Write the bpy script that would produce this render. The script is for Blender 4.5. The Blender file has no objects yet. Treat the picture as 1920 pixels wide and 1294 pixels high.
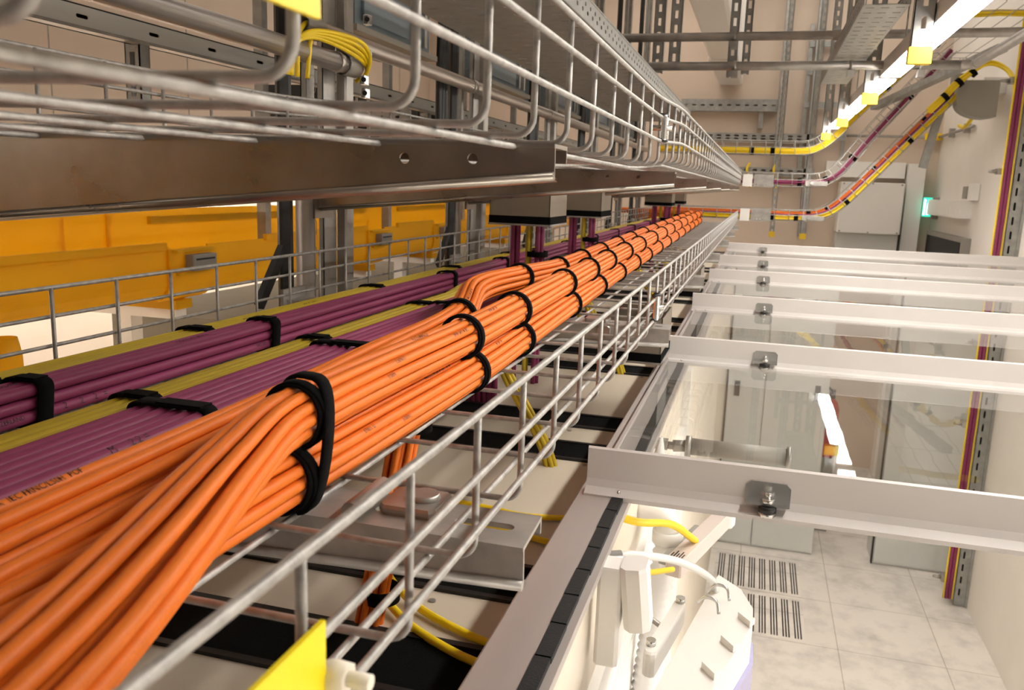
import bpy, bmesh, math, random
from mathutils import Vector, Matrix

random.seed(7)
H = 2.6                    # camera height above the raised floor; builder coordinates are relative to camera height
S = bpy.context.scene
COL = S.collection

# ------------------------------------------------------------------ camera
cam_d = bpy.data.cameras.new('camera')
cam = bpy.data.objects.new('camera', cam_d)
COL.objects.link(cam)
_y, _p, _r = 0.276604834, -0.189079818, 0.0345599824
_right = Vector((math.cos(_y), math.sin(_y), 0))
_fwd = Vector((-math.sin(_y) * math.cos(_p), math.cos(_y) * math.cos(_p), math.sin(_p)))
_up = _right.cross(_fwd)
_r2 = math.cos(_r) * _right + math.sin(_r) * _up
_u2 = -math.sin(_r) * _right + math.cos(_r) * _up
mw = Matrix.Identity(4)
for i in range(3):
    mw[i][0] = _r2[i]; mw[i][1] = _u2[i]; mw[i][2] = -_fwd[i]
mw[2][3] = H
cam.matrix_world = mw
cam_d.sensor_fit = 'HORIZONTAL'
cam_d.sensor_width = 36.0
cam_d.lens = 1584.25 / 1920 * 36.0
cam_d.clip_start = 0.01
cam_d.clip_end = 60
cam_d.dof.use_dof = True
cam_d.dof.focus_distance = 0.95
cam_d.dof.aperture_fstop = 17.0
S.camera = cam

# ------------------------------------------------------------------ world, exposure
w = bpy.data.worlds.new('world'); S.world = w
w.use_nodes = True
bg = w.node_tree.nodes['Background']
bg.inputs[0].default_value = (1.0, 0.93, 0.85, 1)
bg.inputs[1].default_value = 0.07
S.view_settings.view_transform = 'Standard'
S.view_settings.look = 'None'
S.view_settings.gamma = 1.0
S.view_settings.use_curve_mapping = False
S.view_settings.exposure = 0.0
def area(name, loc, rot, sx, sy, power, col=(1.0, 0.94, 0.86)):
    l = bpy.data.lights.new(name, 'AREA'); l.shape = 'RECTANGLE'; l.size = sx; l.size_y = sy; l.energy = power; l.color = col
    o = bpy.data.objects.new(name, l); COL.objects.link(o); o.location = (loc[0], loc[1], loc[2] + H); o.rotation_euler = rot
area('fill_light_right', (0.55, 3.0, 2.0), (0, 0, 0), 0.9, 8.0, 6)  # added fill below the ceiling on the aisle side, not a room fixture
area('fill_light_back', (-0.2, 6.6, 2.0), (0, 0, 0), 2.6, 3.0, 66)  # invisible fill added to brighten the back wall and far trays
area('fill_light_left', (-2.3, 3.0, 2.0), (0, 0, 0), 0.9, 8.0, 22)  # added fill for the duct side, no fixture modelled here
LAMP_RIGHT = 58.0          # radiance of the ceiling lamps over the aisle on the right
LAMP_LEFT = 105.0           # lamps over the aisle beyond the yellow duct

# ------------------------------------------------------------------ materials
def lin(c):
    return tuple(((v / 255) / 12.92 if v / 255 <= 0.04045 else ((v / 255 + 0.055) / 1.055) ** 2.4) for v in c)

def mat(name, rgb, rough=0.5, metal=0.0, noise=0.0, nscale=30.0, bump=0.0, bscale=200.0, emit=None, coat=0.0, stretch=(1, 1, 1), spec=None):
    m = bpy.data.materials.new(name); m.use_nodes = True
    nt = m.node_tree; b = nt.nodes['Principled BSDF']
    c = lin(rgb)
    b.inputs['Base Color'].default_value = (*c, 1)
    b.inputs['Roughness'].default_value = rough
    b.inputs['Metallic'].default_value = metal
    if spec is not None: b.inputs['Specular IOR Level'].default_value = spec
    tc = nt.nodes.new('ShaderNodeTexCoord')
    mp = nt.nodes.new('ShaderNodeMapping'); mp.inputs['Scale'].default_value = stretch
    nt.links.new(tc.outputs['Object'], mp.inputs[0])
    if noise > 0:
        n = nt.nodes.new('ShaderNodeTexNoise'); n.inputs['Scale'].default_value = nscale; n.inputs['Detail'].default_value = 5
        nt.links.new(mp.outputs[0], n.inputs['Vector'])
        cr = nt.nodes.new('ShaderNodeValToRGB')
        cr.color_ramp.elements[0].position = 0.3; cr.color_ramp.elements[1].position = 0.7
        cr.color_ramp.elements[0].color = (*[v * (1 - noise) for v in c], 1)
        cr.color_ramp.elements[1].color = (*[min(1, v * (1 + noise * 0.7)) for v in c], 1)
        nt.links.new(n.outputs['Fac'], cr.inputs[0]); nt.links.new(cr.outputs[0], b.inputs['Base Color'])
        if metal > 0:
            mr = nt.nodes.new('ShaderNodeMapRange')
            mr.inputs['To Min'].default_value = max(0.05, rough - 0.12); mr.inputs['To Max'].default_value = rough + 0.12
            nt.links.new(n.outputs['Fac'], mr.inputs['Value']); nt.links.new(mr.outputs[0], b.inputs['Roughness'])
    if bump > 0:
        n2 = nt.nodes.new('ShaderNodeTexNoise'); n2.inputs['Scale'].default_value = bscale
        nt.links.new(mp.outputs[0], n2.inputs['Vector'])
        bp = nt.nodes.new('ShaderNodeBump'); bp.inputs['Strength'].default_value = bump; bp.inputs['Distance'].default_value = 0.002
        nt.links.new(n2.outputs['Fac'], bp.inputs['Height']); nt.links.new(bp.outputs[0], b.inputs['Normal'])
    if emit:
        b.inputs['Emission Color'].default_value = (*emit[0], 1); b.inputs['Emission Strength'].default_value = emit[1]
    if coat: b.inputs['Coat Weight'].default_value = coat
    return m

M = {}
M['zinc'] = mat('galvanized_wire', (170, 167, 162), 0.5, 0.45, 0.3, 90, 0.2, 400)
M['galv'] = mat('galvanized_sheet', (166, 162, 156), 0.4, 0.6, 0.22, 22, 0.08, 150)
M['galv_arm'] = mat('hot_dip_galvanized', (158, 151, 142), 0.3, 0.9, 0.25, 14, 0.12, 90)
M['strut'] = mat('strut_steel', (158, 158, 154), 0.48, 0.4, 0.2, 25)
M['alu'] = mat('aluminium_tube', (188, 181, 175), 0.36, 0.8, 0.08, 40, stretch=(1, 0.1, 1))
M['chrome'] = mat('chrome', (210, 209, 206), 0.22, 0.85)
M['beam'] = mat('powder_coated_beam', (206, 201, 197), 0.42, 0.0, 0.03, 8)
M['profile'] = mat('aluminium_profile', (182, 174, 170), 0.4, 0.35, 0.04, 20, stretch=(4, 0.2, 4))
M['orange'] = mat('orange_jacket', (230, 119, 34), 0.5, 0, 0.06, 60, 0.12, 900, spec=0.3)
M['purple'] = mat('purple_jacket', (136, 52, 90), 0.5, 0, 0.06, 40, 0.08, 800, spec=0.35)
M['yellowj'] = mat('yellow_jacket', (196, 170, 44), 0.5, 0, 0.06, 40, 0.05, 800, spec=0.3)
M['fiber'] = mat('yellow_patch_cable', (238, 204, 20), 0.45, 0)
M['velcro'] = mat('black_hook_and_loop', (13, 12, 13), 0.95, 0, 0.3, 300, 0.6, 1500, spec=0.15)
M['black'] = mat('black_plastic', (16, 15, 15), 0.5)
M['brush'] = mat('black_brush', (10, 10, 10), 0.9, 0, 0.5, 500, 0.9, 1200, spec=0.1)
M['gasket'] = mat('black_foam_gasket', (26, 25, 25), 0.85, 0, 0.2, 120, 0.3, 500)
M['cream'] = mat('cream_sheet', (226, 216, 200), 0.45, 0, 0.03, 6)
M['white'] = mat('white_plastic', (236, 233, 228), 0.4)
M['wallw'] = mat('painted_wall', (208, 191, 174), 0.85, 0, 0.04, 3, 0.1, 60)
M['wallr'] = mat('painted_wall_right', (232, 226, 218), 0.8, 0, 0.03, 3, 0.08, 60)
M['ceil'] = mat('painted_ceiling', (205, 192, 180), 0.9, 0, 0.04, 2)
M['greyp'] = mat('grey_sheet', (150, 146, 138), 0.5, 0.1, 0.05, 8)
M['chute'] = mat('grey_chute_sheet', (132, 122, 108), 0.4, 0.3, 0.05, 8)
M['roof'] = mat('cream_roof_sheet', (200, 189, 170), 0.5, 0, 0.03, 6)
M['galv_low'] = mat('spangled_galvanized', (176, 172, 166), 0.45, 0.45, 0.25, 30, 0.15, 120)
M['cover'] = mat('dull_cover_sheet', (128, 120, 106), 0.9, 0, 0.05, 8, spec=0.05)
M['ballast'] = mat('pinkish_plastic', (205, 190, 182), 0.5)
M['cab'] = mat('grey_cabinet', (206, 207, 203), 0.45, 0, 0.02, 10)
M['blue'] = mat('blue_grey_box', (104, 118, 126), 0.35, 0.2, 0.05, 12)
M['capy'] = mat('yellow_end_cap', (240, 200, 10), 0.4)
M['tag'] = mat('yellow_tag', (250, 226, 0), 0.35)
M['ink'] = mat('black_ink', (45, 24, 26), 0.7)
M['nylon'] = mat('white_nylon', (245, 238, 222), 0.4)
M['red'] = mat('extinguisher_red', (190, 22, 24), 0.35)
M['screen'] = mat('dark_screen', (6, 6, 8), 0.35, spec=0.15)
M['hose'] = mat('clear_hose', (232, 232, 228), 0.2)
M['lens'] = mat('violet_lens', (170, 168, 205), 0.2)
M['tubeglow'] = mat('lamp_diffuser', (255, 252, 246), 0.4, emit=((1.0, 0.955, 0.89), LAMP_RIGHT))
M['tubeglow3'] = mat('aisle_lamp_diffuser', (255, 252, 246), 0.4, emit=((1.0, 0.965, 0.92), 58.0))
M['tubeglow2'] = mat('lamp_diffuser_left', (255, 252, 246), 0.4, emit=((1.0, 0.93, 0.82), LAMP_LEFT))
M['exitglow'] = mat('exit_sign_green', (20, 190, 150), 0.4, emit=(lin((40, 215, 175)), 1.6))
M['exitwhite'] = mat('exit_sign_white', (240, 255, 250), 0.4, emit=((0.9, 1.0, 0.97), 2.2))

def mat_duct():
    m = mat('yellow_duct_plastic', (250, 206, 40), 0.4, 0, 0.03, 10)
    nt = m.node_tree; b = nt.nodes['Principled BSDF']; o = nt.nodes['Material Output']
    t = nt.nodes.new('ShaderNodeBsdfTranslucent'); t.inputs[0].default_value = (*lin((255, 218, 70)), 1)
    mx = nt.nodes.new('ShaderNodeMixShader'); mx.inputs[0].default_value = 0.5
    nt.links.new(b.outputs[0], mx.inputs[1]); nt.links.new(t.outputs[0], mx.inputs[2]); nt.links.new(mx.outputs[0], o.inputs[0])
    return m
M['duct'] = mat_duct()

def mat_pane():
    m = bpy.data.materials.new('clear_acrylic'); m.use_nodes = True
    nt = m.node_tree
    for n in list(nt.nodes): nt.nodes.remove(n)
    o = nt.nodes.new('ShaderNodeOutputMaterial')
    t = nt.nodes.new('ShaderNodeBsdfTransparent'); t.inputs[0].default_value = (0.95, 0.955, 0.95, 1)
    g = nt.nodes.new('ShaderNodeBsdfGlossy'); g.inputs['Roughness'].default_value = 0.015
    f = nt.nodes.new('ShaderNodeFresnel'); f.inputs[0].default_value = 1.5
    n = nt.nodes.new('ShaderNodeTexNoise'); n.inputs['Scale'].default_value = 7
    bp = nt.nodes.new('ShaderNodeBump'); bp.inputs['Strength'].default_value = 0.05; bp.inputs['Distance'].default_value = 0.004
    tc = nt.nodes.new('ShaderNodeTexCoord')
    nt.links.new(tc.outputs['Object'], n.inputs['Vector']); nt.links.new(n.outputs['Fac'], bp.inputs['Height'])
    nt.links.new(bp.outputs[0], g.inputs['Normal'])
    mx = nt.nodes.new('ShaderNodeMixShader')
    ge = nt.nodes.new('ShaderNodeNewGeometry')
    m1 = nt.nodes.new('ShaderNodeMath'); m1.operation = 'SUBTRACT'; m1.inputs[0].default_value = 1.0
    m2 = nt.nodes.new('ShaderNodeMath'); m2.operation = 'MULTIPLY'
    nt.links.new(ge.outputs['Backfacing'], m1.inputs[1]); nt.links.new(m1.outputs[0], m2.inputs[0]); nt.links.new(f.outputs[0], m2.inputs[1])
    nt.links.new(m2.outputs[0], mx.inputs[0]); nt.links.new(t.outputs[0], mx.inputs[1]); nt.links.new(g.outputs[0], mx.inputs[2])
    nt.links.new(mx.outputs[0], o.inputs[0])
    return m
M['pane'] = mat_pane()

def mat_floor():
    m = mat('raised_floor_tiles', (216, 208, 200), 0.45)
    nt = m.node_tree; b = nt.nodes['Principled BSDF']
    tc = nt.nodes.new('ShaderNodeTexCoord')
    mp = nt.nodes.new('ShaderNodeMapping'); mp.inputs['Location'].default_value = (-1.051 + 0.6, -4.87 + 0.6, 0)
    nt.links.new(tc.outputs['Object'], mp.inputs[0])
    br = nt.nodes.new('ShaderNodeTexBrick')
    br.offset = 0.0; br.inputs['Scale'].default_value = 1.0; br.inputs['Mortar Size'].default_value = 0.002
    br.inputs['Brick Width'].default_value = 0.575; br.inputs['Row Height'].default_value = 0.6
    br.inputs['Color1'].default_value = (1, 1, 1, 1); br.inputs['Color2'].default_value = (0.97, 0.97, 0.97, 1); br.inputs['Mortar'].default_value = (0.45, 0.43, 0.4, 1)
    nt.links.new(mp.outputs[0], br.inputs['Vector'])
    n = nt.nodes.new('ShaderNodeTexNoise'); n.inputs['Scale'].default_value = 5; n.inputs['Detail'].default_value = 8; n.inputs['Roughness'].default_value = 0.65
    nt.links.new(tc.outputs['Object'], n.inputs['Vector'])
    cr = nt.nodes.new('ShaderNodeValToRGB')
    cr.color_ramp.elements[0].position = 0.3; cr.color_ramp.elements[0].color = (*lin((196, 190, 184)), 1)
    cr.color_ramp.elements[1].position = 0.55; cr.color_ramp.elements[1].color = (*lin((228, 221, 213)), 1)
    nt.links.new(n.outputs['Fac'], cr.inputs[0])
    mx = nt.nodes.new('ShaderNodeMix'); mx.data_type = 'RGBA'; mx.blend_type = 'MULTIPLY'; mx.inputs[0].default_value = 1.0
    nt.links.new(cr.outputs[0], mx.inputs[6]); nt.links.new(br.outputs['Color'], mx.inputs[7])
    nt.links.new(mx.outputs[2], b.inputs['Base Color'])
    return m
M['floor'] = mat_floor()

# ------------------------------------------------------------------ mesh builder
class MB:
    def __init__(s): s.v = []; s.f = []; s.sm = []
    def add(s, vs, fs, smooth=False):
        o = len(s.v); s.v += [tuple(p) for p in vs]
        for f in fs: s.f.append(tuple(i + o for i in f)); s.sm.append(smooth)
        return s
    def box(s, x0, x1, y0, y1, z0, z1):
        x0, x1 = min(x0, x1), max(x0, x1); y0, y1 = min(y0, y1), max(y0, y1); z0, z1 = min(z0, z1), max(z0, z1)
        return s.add([(x0, y0, z0), (x1, y0, z0), (x1, y1, z0), (x0, y1, z0), (x0, y0, z1), (x1, y0, z1), (x1, y1, z1), (x0, y1, z1)],
              [(0, 3, 2, 1), (4, 5, 6, 7), (0, 1, 5, 4), (1, 2, 6, 5), (2, 3, 7, 6), (3, 0, 4, 7)])
    def rbox(s, c, half, R=None, bev=0.1):
        """box with bevelled vertical edges, optionally rotated"""
        hx, hy, hz = half; b = bev * min(hx, hy)
        poly = [(hx - b, -hy), (hx, -hy + b), (hx, hy - b), (hx - b, hy), (-hx + b, hy), (-hx, hy - b), (-hx, -hy + b), (-hx + b, -hy)]
        vs = []; n = len(poly)
        for z, k in ((-hz, 0.96), (-hz + b * .6, 1), (hz - b * .6, 1), (hz, 0.96)):
            vs += [Vector((x * k, y * k, z)) for x, y in poly]
        if R is not None: vs = [R @ p for p in vs]
        c = Vector(c); vs = [p + c for p in vs]
        fs = [tuple(range(n - 1, -1, -1)), tuple(range(3 * n, 4 * n))]
        for l in range(3):
            for i in range(n):
                j = (i + 1) % n; fs.append((l * n + i, l * n + j, (l + 1) * n + j, (l + 1) * n + i))
        return s.add(vs, fs)
    def bar(s, a, b, wx, wy, up=(0, 0, 1)):
        """rectangular bar from a to b"""
        a = Vector(a); b = Vector(b); d = (b - a).normalized(); u = Vector(up)
        if abs(d.dot(u)) > 0.98: u = Vector((0, 1, 0))
        sx = d.cross(u).normalized() * wx / 2; sy = sx.cross(d).normalized() * wy / 2
        vs = [a - sx - sy, a + sx - sy, a + sx + sy, a - sx + sy, b - sx - sy, b + sx - sy, b + sx + sy, b - sx + sy]
        return s.add(vs, [(0, 3, 2, 1), (4, 5, 6, 7), (0, 1, 5, 4), (1, 2, 6, 5), (2, 3, 7, 6), (3, 0, 4, 7)])
    def tube(s, pts, r, n=8, cap=True, ph=0.0):
        pts = [Vector(p) for p in pts]; N = len(pts)
        rr = r if isinstance(r, (list, tuple)) else [r] * N
        T = []
        for i in range(N):
            T.append((pts[min(i + 1, N - 1)] - pts[max(i - 1, 0)]).normalized())
        u = Vector((0, 0, 1)) if abs(T[0].z) < 0.9 else Vector((1, 0, 0))
        u = (u - T[0] * u.dot(T[0])).normalized()
        vs = []
        for i in range(N):
            u = (u - T[i] * u.dot(T[i])).normalized(); v = T[i].cross(u)
            for k in range(n):
                a = 2 * math.pi * k / n + ph
                vs.append(pts[i] + (u * math.cos(a) + v * math.sin(a)) * rr[i])
        fs = []
        for i in range(N - 1):
            for k in range(n):
                k2 = (k + 1) % n; fs.append((i * n + k, i * n + k2, (i + 1) * n + k2, (i + 1) * n + k))
        o = len(s.v)
        s.add(vs, fs, True)
        if cap:
            s.f.append(tuple(o + k for k in range(n - 1, -1, -1))); s.sm.append(False)
            s.f.append(tuple(o + (N - 1) * n + k for k in range(n))); s.sm.append(False)
        return s
    def prism(s, poly, axis, a0, a1):
        """poly: 2D points; axis 'x' -> (y,z), 'y' -> (x,z), 'z' -> (x,y)"""
        def P(p, a): return {'x': (a, p[0], p[1]), 'y': (p[0], a, p[1]), 'z': (p[0], p[1], a)}[axis]
        n = len(poly)
        vs = [P(p, a0) for p in poly] + [P(p, a1) for p in poly]
        fs = [tuple(range(n - 1, -1, -1)), tuple(range(n, 2 * n))]
        for i in range(n):
            j = (i + 1) % n; fs.append((i, j, n + j, n + i))
        return s.add(vs, fs)
    def plate(s, outer, holes, axis, a0, a1):
        """flat plate with real holes"""
        def P(p, a): return {'x': (a, p[0], p[1]), 'y': (p[0], a, p[1]), 'z': (p[0], p[1], a)}[axis]
        bm = bmesh.new(); loops = []
        for lp in [outer] + holes:
            vv = [bm.verts.new((p[0], p[1], 0)) for p in lp]
            for i in range(len(vv)): bm.edges.new((vv[i], vv[(i + 1) % len(vv)]))
            loops.append(len(vv))
        bmesh.ops.triangle_fill(bm, use_beauty=True, use_dissolve=False, edges=bm.edges[:])
        bm.verts.index_update()
        N = len(bm.verts)
        vs = [P((v.co.x, v.co.y), a0) for v in bm.verts] + [P((v.co.x, v.co.y), a1) for v in bm.verts]
        fs = []
        for f in bm.faces:
            ids = [v.index for v in f.verts]
            fs.append(tuple(ids)); fs.append(tuple(i + N for i in reversed(ids)))
        o = 0
        for L in loops:
            for i in range(L):
                j = (i + 1) % L; fs.append((o + i, o + j, N + o + j, N + o + i))
            o += L
        bm.free()
        return s.add(vs, fs)
    def band(s, loop, tangent, width, th):
        """closed strap: loop of points, width along tangent, thickness outward from the loop's centre"""
        c = Vector((0, 0, 0))
        loop = [Vector(p) for p in loop]
        for p in loop: c += p
        c /= len(loop); t = Vector(tangent).normalized() * width / 2
        n = len(loop); vs = []
        for i, p in enumerate(loop):
            d = (loop[(i + 1) % n] - loop[i - 1]).normalized()
            o = d.cross(t).normalized()
            if o.dot(p - c) < 0: o = -o
            vs += [p - t, p + t, p + t + o * th, p - t + o * th]
        fs = []
        for i in range(n):
            j = (i + 1) % n
            for k in range(4):
                k2 = (k + 1) % 4; fs.append((4 * i + k, 4 * i + k2, 4 * j + k2, 4 * j + k))
        return s.add(vs, fs, True)
    def cyl(s, a, b, r, n=20): return s.tube([a, b], r, n)
    def bbox(s):
        xs, ys, zs = zip(*s.v)
        return (min(xs), max(xs), min(ys), max(ys), min(zs), max(zs))

MESH_COUNT = 0
def make_mesh(name, mb, m, base):
    me = bpy.data.meshes.new(name)
    me.from_pydata([(v[0] - base[0], v[1] - base[1], v[2] - base[2]) for v in mb.v], [], mb.f)
    me.polygons.foreach_set('use_smooth', mb.sm)
    if any(mb.sm):
        pass
    me.materials.append(m); me.update()
    bm = bmesh.new(); bm.from_mesh(me); bmesh.ops.recalc_face_normals(bm, faces=bm.faces); bm.to_mesh(me); bm.free()
    return me

def set_props(o, label=None, cat=None, group=None, kind=None):
    if label: o['label'] = label
    if cat: o['category'] = cat
    if group: o['group'] = group
    if kind: o['kind'] = kind

def solo(name, mb, m, label, cat, group=None, kind=None):
    b = mb.bbox(); base = ((b[0] + b[1]) / 2, (b[2] + b[3]) / 2, b[4])
    o = bpy.data.objects.new(name, make_mesh(name, mb, m, base)); COL.objects.link(o)
    o.location = (base[0], base[1], base[2] + H)
    set_props(o, label, cat, group, kind); o['rel'] = base
    return o

def thing(name, label, cat, base, group=None, kind=None):
    o = bpy.data.objects.new(name, None); COL.objects.link(o)
    o.empty_display_size = 0.05
    o.location = (base[0], base[1], base[2] + H); o['rel'] = tuple(base)
    set_props(o, label, cat, group, kind)
    return o

def part(name, mb, m, parent, label=None, kind=None):
    base = tuple(parent['rel'])
    o = bpy.data.objects.new(name, make_mesh(name, mb, m, base)); COL.objects.link(o)
    o.parent = parent; o['rel'] = base
    set_props(o, label, None, None, kind)
    return o

def part_copy(src, parent, dx=0, dy=0, dz=0):
    c = src.copy(); COL.objects.link(c); c.parent = parent; c.location = (dx, dy, dz)
    return c

def copy_thing(root, dloc, label=None, group=None):
    c = root.copy(); COL.objects.link(c)
    c.location = Vector(root.location) + Vector(dloc)
    if label: c['label'] = label
    if group: c['group'] = group
    for ch in root.children:
        d = ch.copy(); COL.objects.link(d); d.parent = c
        for g in ch.children:
            e = g.copy(); COL.objects.link(e); e.parent = d
    return c

def struct(name, mb, m):
    return solo(name, mb, m, None, None, kind='structure')

ORD = ['nearest', 'second nearest', 'third nearest', 'fourth nearest', 'fifth nearest', 'sixth nearest', 'seventh nearest', 'eighth nearest', 'ninth nearest',
       'tenth nearest', 'eleventh nearest', 'twelfth nearest', 'thirteenth nearest', 'fourteenth nearest', 'fifteenth nearest', 'sixteenth nearest', 'seventeenth nearest', 'eighteenth nearest', 'nineteenth nearest', 'twentieth nearest']

def smooth_path(knots, n=8):
    """Catmull-Rom through points"""
    K = [Vector(k) for k in knots]; K = [K[0] * 2 - K[1]] + K + [K[-1] * 2 - K[-2]]
    out = []
    for i in range(1, len(K) - 2):
        p0, p1, p2, p3 = K[i - 1:i + 3]
        for j in range(n):
            t = j / n
            out.append(0.5 * ((2 * p1) + (p2 - p0) * t + (2 * p0 - 5 * p1 + 4 * p2 - p3) * t * t + (3 * p1 - p0 - 3 * p2 + p3) * t ** 3))
    out.append(K[-2]); return out

def interp(knots, y):
    """monotone smooth interpolation of rows (y, a, b, c...)"""
    if y <= knots[0][0]: return knots[0][1:]
    for i in range(len(knots) - 1):
        a, b = knots[i], knots[i + 1]
        if a[0] <= y <= b[0]:
            h = b[0] - a[0]; t = (y - a[0]) / h
            res = []
            for k in range(1, len(a)):
                p = knots[i - 1] if i > 0 else None; q = knots[i + 2] if i + 2 < len(knots) else None
                s = (b[k] - a[k]) / h
                m0 = (b[k] - p[k]) / (b[0] - p[0]) if p else s
                m1 = (q[k] - a[k]) / (q[0] - a[0]) if q else s
                t2, t3 = t * t, t ** 3
                res.append((2 * t3 - 3 * t2 + 1) * a[k] + (t3 - 2 * t2 + t) * h * m0 + (-2 * t3 + 3 * t2) * b[k] + (t3 - t2) * h * m1)
            return tuple(res)
    return knots[-1][1:]

def circle(cx, cz, r, n=14): return [(cx + r * math.cos(2 * math.pi * i / n), cz + r * math.sin(2 * math.pi * i / n)) for i in range(n)]
def slot(cx, cz, lx, lz, n=6):
    """rounded slot, long along first axis when lx > lz"""
    pts = []
    if lx > lz:
        r = lz / 2; d = lx / 2 - r
        for i in range(n + 1): a = -math.pi / 2 + math.pi * i / n; pts.append((cx + d + r * math.cos(a), cz + r * math.sin(a)))
        for i in range(n + 1): a = math.pi / 2 + math.pi * i / n; pts.append((cx - d + r * math.cos(a), cz + r * math.sin(a)))
    else:
        r = lx / 2; d = lz / 2 - r
        for i in range(n + 1): a = math.pi * i / n; pts.append((cx + r * math.cos(a), cz + d + r * math.sin(a)))
        for i in range(n + 1): a = math.pi + math.pi * i / n; pts.append((cx + r * math.cos(a), cz - d + r * math.sin(a)))
    return pts

# ------------------------------------------------------------------ room shell
ZC = 2.1
XL, XR, YB, YF = -3.4, 1.5, 8.5, -2.5
struct('floor', MB().box(XL - 0.1, XR + 0.1, YF - 0.1, YB + 0.1, -H - 0.06, -H), M['floor'])
struct('ceiling', MB().box(XL - 0.1, XR + 0.1, YF - 0.1, YB + 0.1, ZC, ZC + 0.1), M['ceil'])
struct('wall_back', MB().box(XL - 0.1, XR + 0.1, YB, YB + 0.12, -H, ZC), M['wallw'])
struct('wall_left', MB().box(XL - 0.12, XL, YF, YB, -H, ZC), M['wallw'])
struct('wall_right', MB().box(XR, XR + 0.12, YF, YB, -H, ZC), M['wallr'])

# ------------------------------------------------------------------ linear ceiling lamps
def lamp(x, y0, y1, z, label, group, glow, w=0.062):
    t = thing('linear_ceiling_lamp', label, 'lamp', (x, (y0 + y1) / 2, z), group)
    part('lamp_housing', MB().prism([(x - w / 2 - .004, z), (x - w / 2 - .0005, z), (x - w / 2 - .0005, z + .013), (x + w / 2 + .0005, z + .013), (x + w / 2 + .0005, z), (x + w / 2 + .004, z), (x + w / 2 + .004, z + 0.05), (x + w / 4, z + 0.075), (x - w / 4, z + 0.075), (x - w / 2 - .004, z + 0.05)], 'y', y0, y1), M['beam'], t)
    part('lamp_diffuser', MB().prism([(x - w / 2, z + 0.012), (x - w / 2, z - .005), (x + w / 2, z - .005), (x + w / 2, z + 0.012)], 'y', y0 + 0.03, y1 - 0.03), glow, t)
    part('end_cap', MB().box(x - w / 2, x + w / 2, y0, y0 + 0.028, z, z + 0.014), M['white'], t)
    part('end_cap', MB().box(x - w / 2, x + w / 2, y1 - 0.028, y1, z, z + 0.014), M['white'], t)
    for yy in (y0 + .3, y1 - .3):
        part('suspension_rod', MB().cyl((x, yy, z + .07), (x, yy, ZC), 0.003, 6), M['strut'], t)
    return t
lamp(0.425, 5.18, 6.28, 0.44, 'farthest short white linear lamp just before the far trays', 'aisle lamps', M['tubeglow'])
lamp(0.425, 3.62, 5.12, 0.44, 'far white linear lamp hanging over the aisle beside the capped struts', 'aisle lamps', M['tubeglow'])
lamp(0.425, 2.06, 3.56, 0.44, 'near white linear lamp running past the foremost capped strut', 'aisle lamps', M['tubeglow'])
lamp(0.425, 0.5, 2.0, 0.44, 'white linear lamp overhead, closest to the open aisle bay', 'aisle lamps', M['tubeglow'])
for k, yy in enumerate((-1.8, 0.0, 1.8, 3.6, 5.4)):
    lamp(-2.9, yy, yy + 1.5, 0.0, '%s linear lamp over the far aisle beyond the yellow duct' % ORD[k], 'lamps beyond the duct', M['tubeglow2'])

# linear lamps hung under the aisle roof (beyond the right edge of the picture)
for k, (ya, yb) in enumerate(((-1.3, 0.4), (0.6, 2.3))):
    t = thing('aisle_roof_lamp', 'linear lamp under the aisle roof near the right wall, %s one' % ('rear' if k == 0 else 'front'), 'lamp', (1.2, (ya + yb) / 2, -0.44))
    part('lamp_housing', MB().box(1.14, 1.26, ya, yb, -0.42, -0.375), M['white'], t)
    part('lamp_diffuser', MB().prism([(1.15, -0.42), (1.16, -0.44), (1.24, -0.44), (1.25, -0.42)], 'y', ya + .03, yb - .03), M['tubeglow3'], t)
    for yy in (ya + .2, yb - .2): part('hanger', MB().cyl((1.2, yy, -0.375), (1.2, yy, ZC), 0.003, 6), M['strut'], t)

# ------------------------------------------------------------------ wire basket trays (ladder of wires)
TX0, TX1 = -0.745, -0.147
def wire_tray(label, z_bottom, zs, y0, y1, dz=None):
    zt = zs[0]
    t = thing('wire_mesh_cable_tray', label, 'cable tray', ((TX0 + TX1) / 2, (y0 + y1) / 2, z_bottom))
    dz = dz or (lambda y: 0.0)
    ys = [y0 + (y1 - y0) * i / 90 for i in range(91)]
    r = 0.0023
    for xx, nm in ((TX1 + 0.002, 'side_wire'), (TX0 - 0.002, 'side_wire')):
        for z in zs:
            part(nm, MB().tube([(xx + (0.0045 if xx > -0.4 else -0.0045) * (z != zt), y, z + dz(y)) for y in ys], r * (1.12 if z == zt else 1), 8), M['zinc'], t)
    for k in range(6):
        xx = TX1 - 0.03 - k * 0.1076
        part('floor_wire', MB().tube([(xx, y, z_bottom - 0.0045 + dz(y)) for y in ys], r, 8), M['zinc'], t)
    # one U-shaped cross wire, then copies
    rad = 0.012; zb = z_bottom
    def U():
        p = [(TX0, 0, zt)]
        p.append((TX0, 0, zb + rad))
        for i in range(1, 6): a = math.pi + (math.pi / 2) * i / 6; p.append((TX0 + rad + rad * math.cos(a), 0, zb + rad + rad * math.sin(a)))
        p.append((TX0 + rad, 0, zb)); p.append((TX1 - rad, 0, zb))
        for i in range(1, 6): a = 1.5 * math.pi + (math.pi / 2) * i / 6; p.append((TX1 - rad + rad * math.cos(a), 0, zb + rad + rad * math.sin(a)))
        p.append((TX1, 0, zb + rad)); p.append((TX1, 0, zt))
        return p
    first = None; k = 0
    while True:
        y = -0.049 + 0.1 * k
        if y > y1: break
        if first is None:
            first = part('cross_wire', MB().tube(U(), r, 8), M['zinc'], t); first.location = (0, y, dz(y))
        else:
            part_copy(first, t, 0, y, dz(y))
        k += 1
    return t
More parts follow.
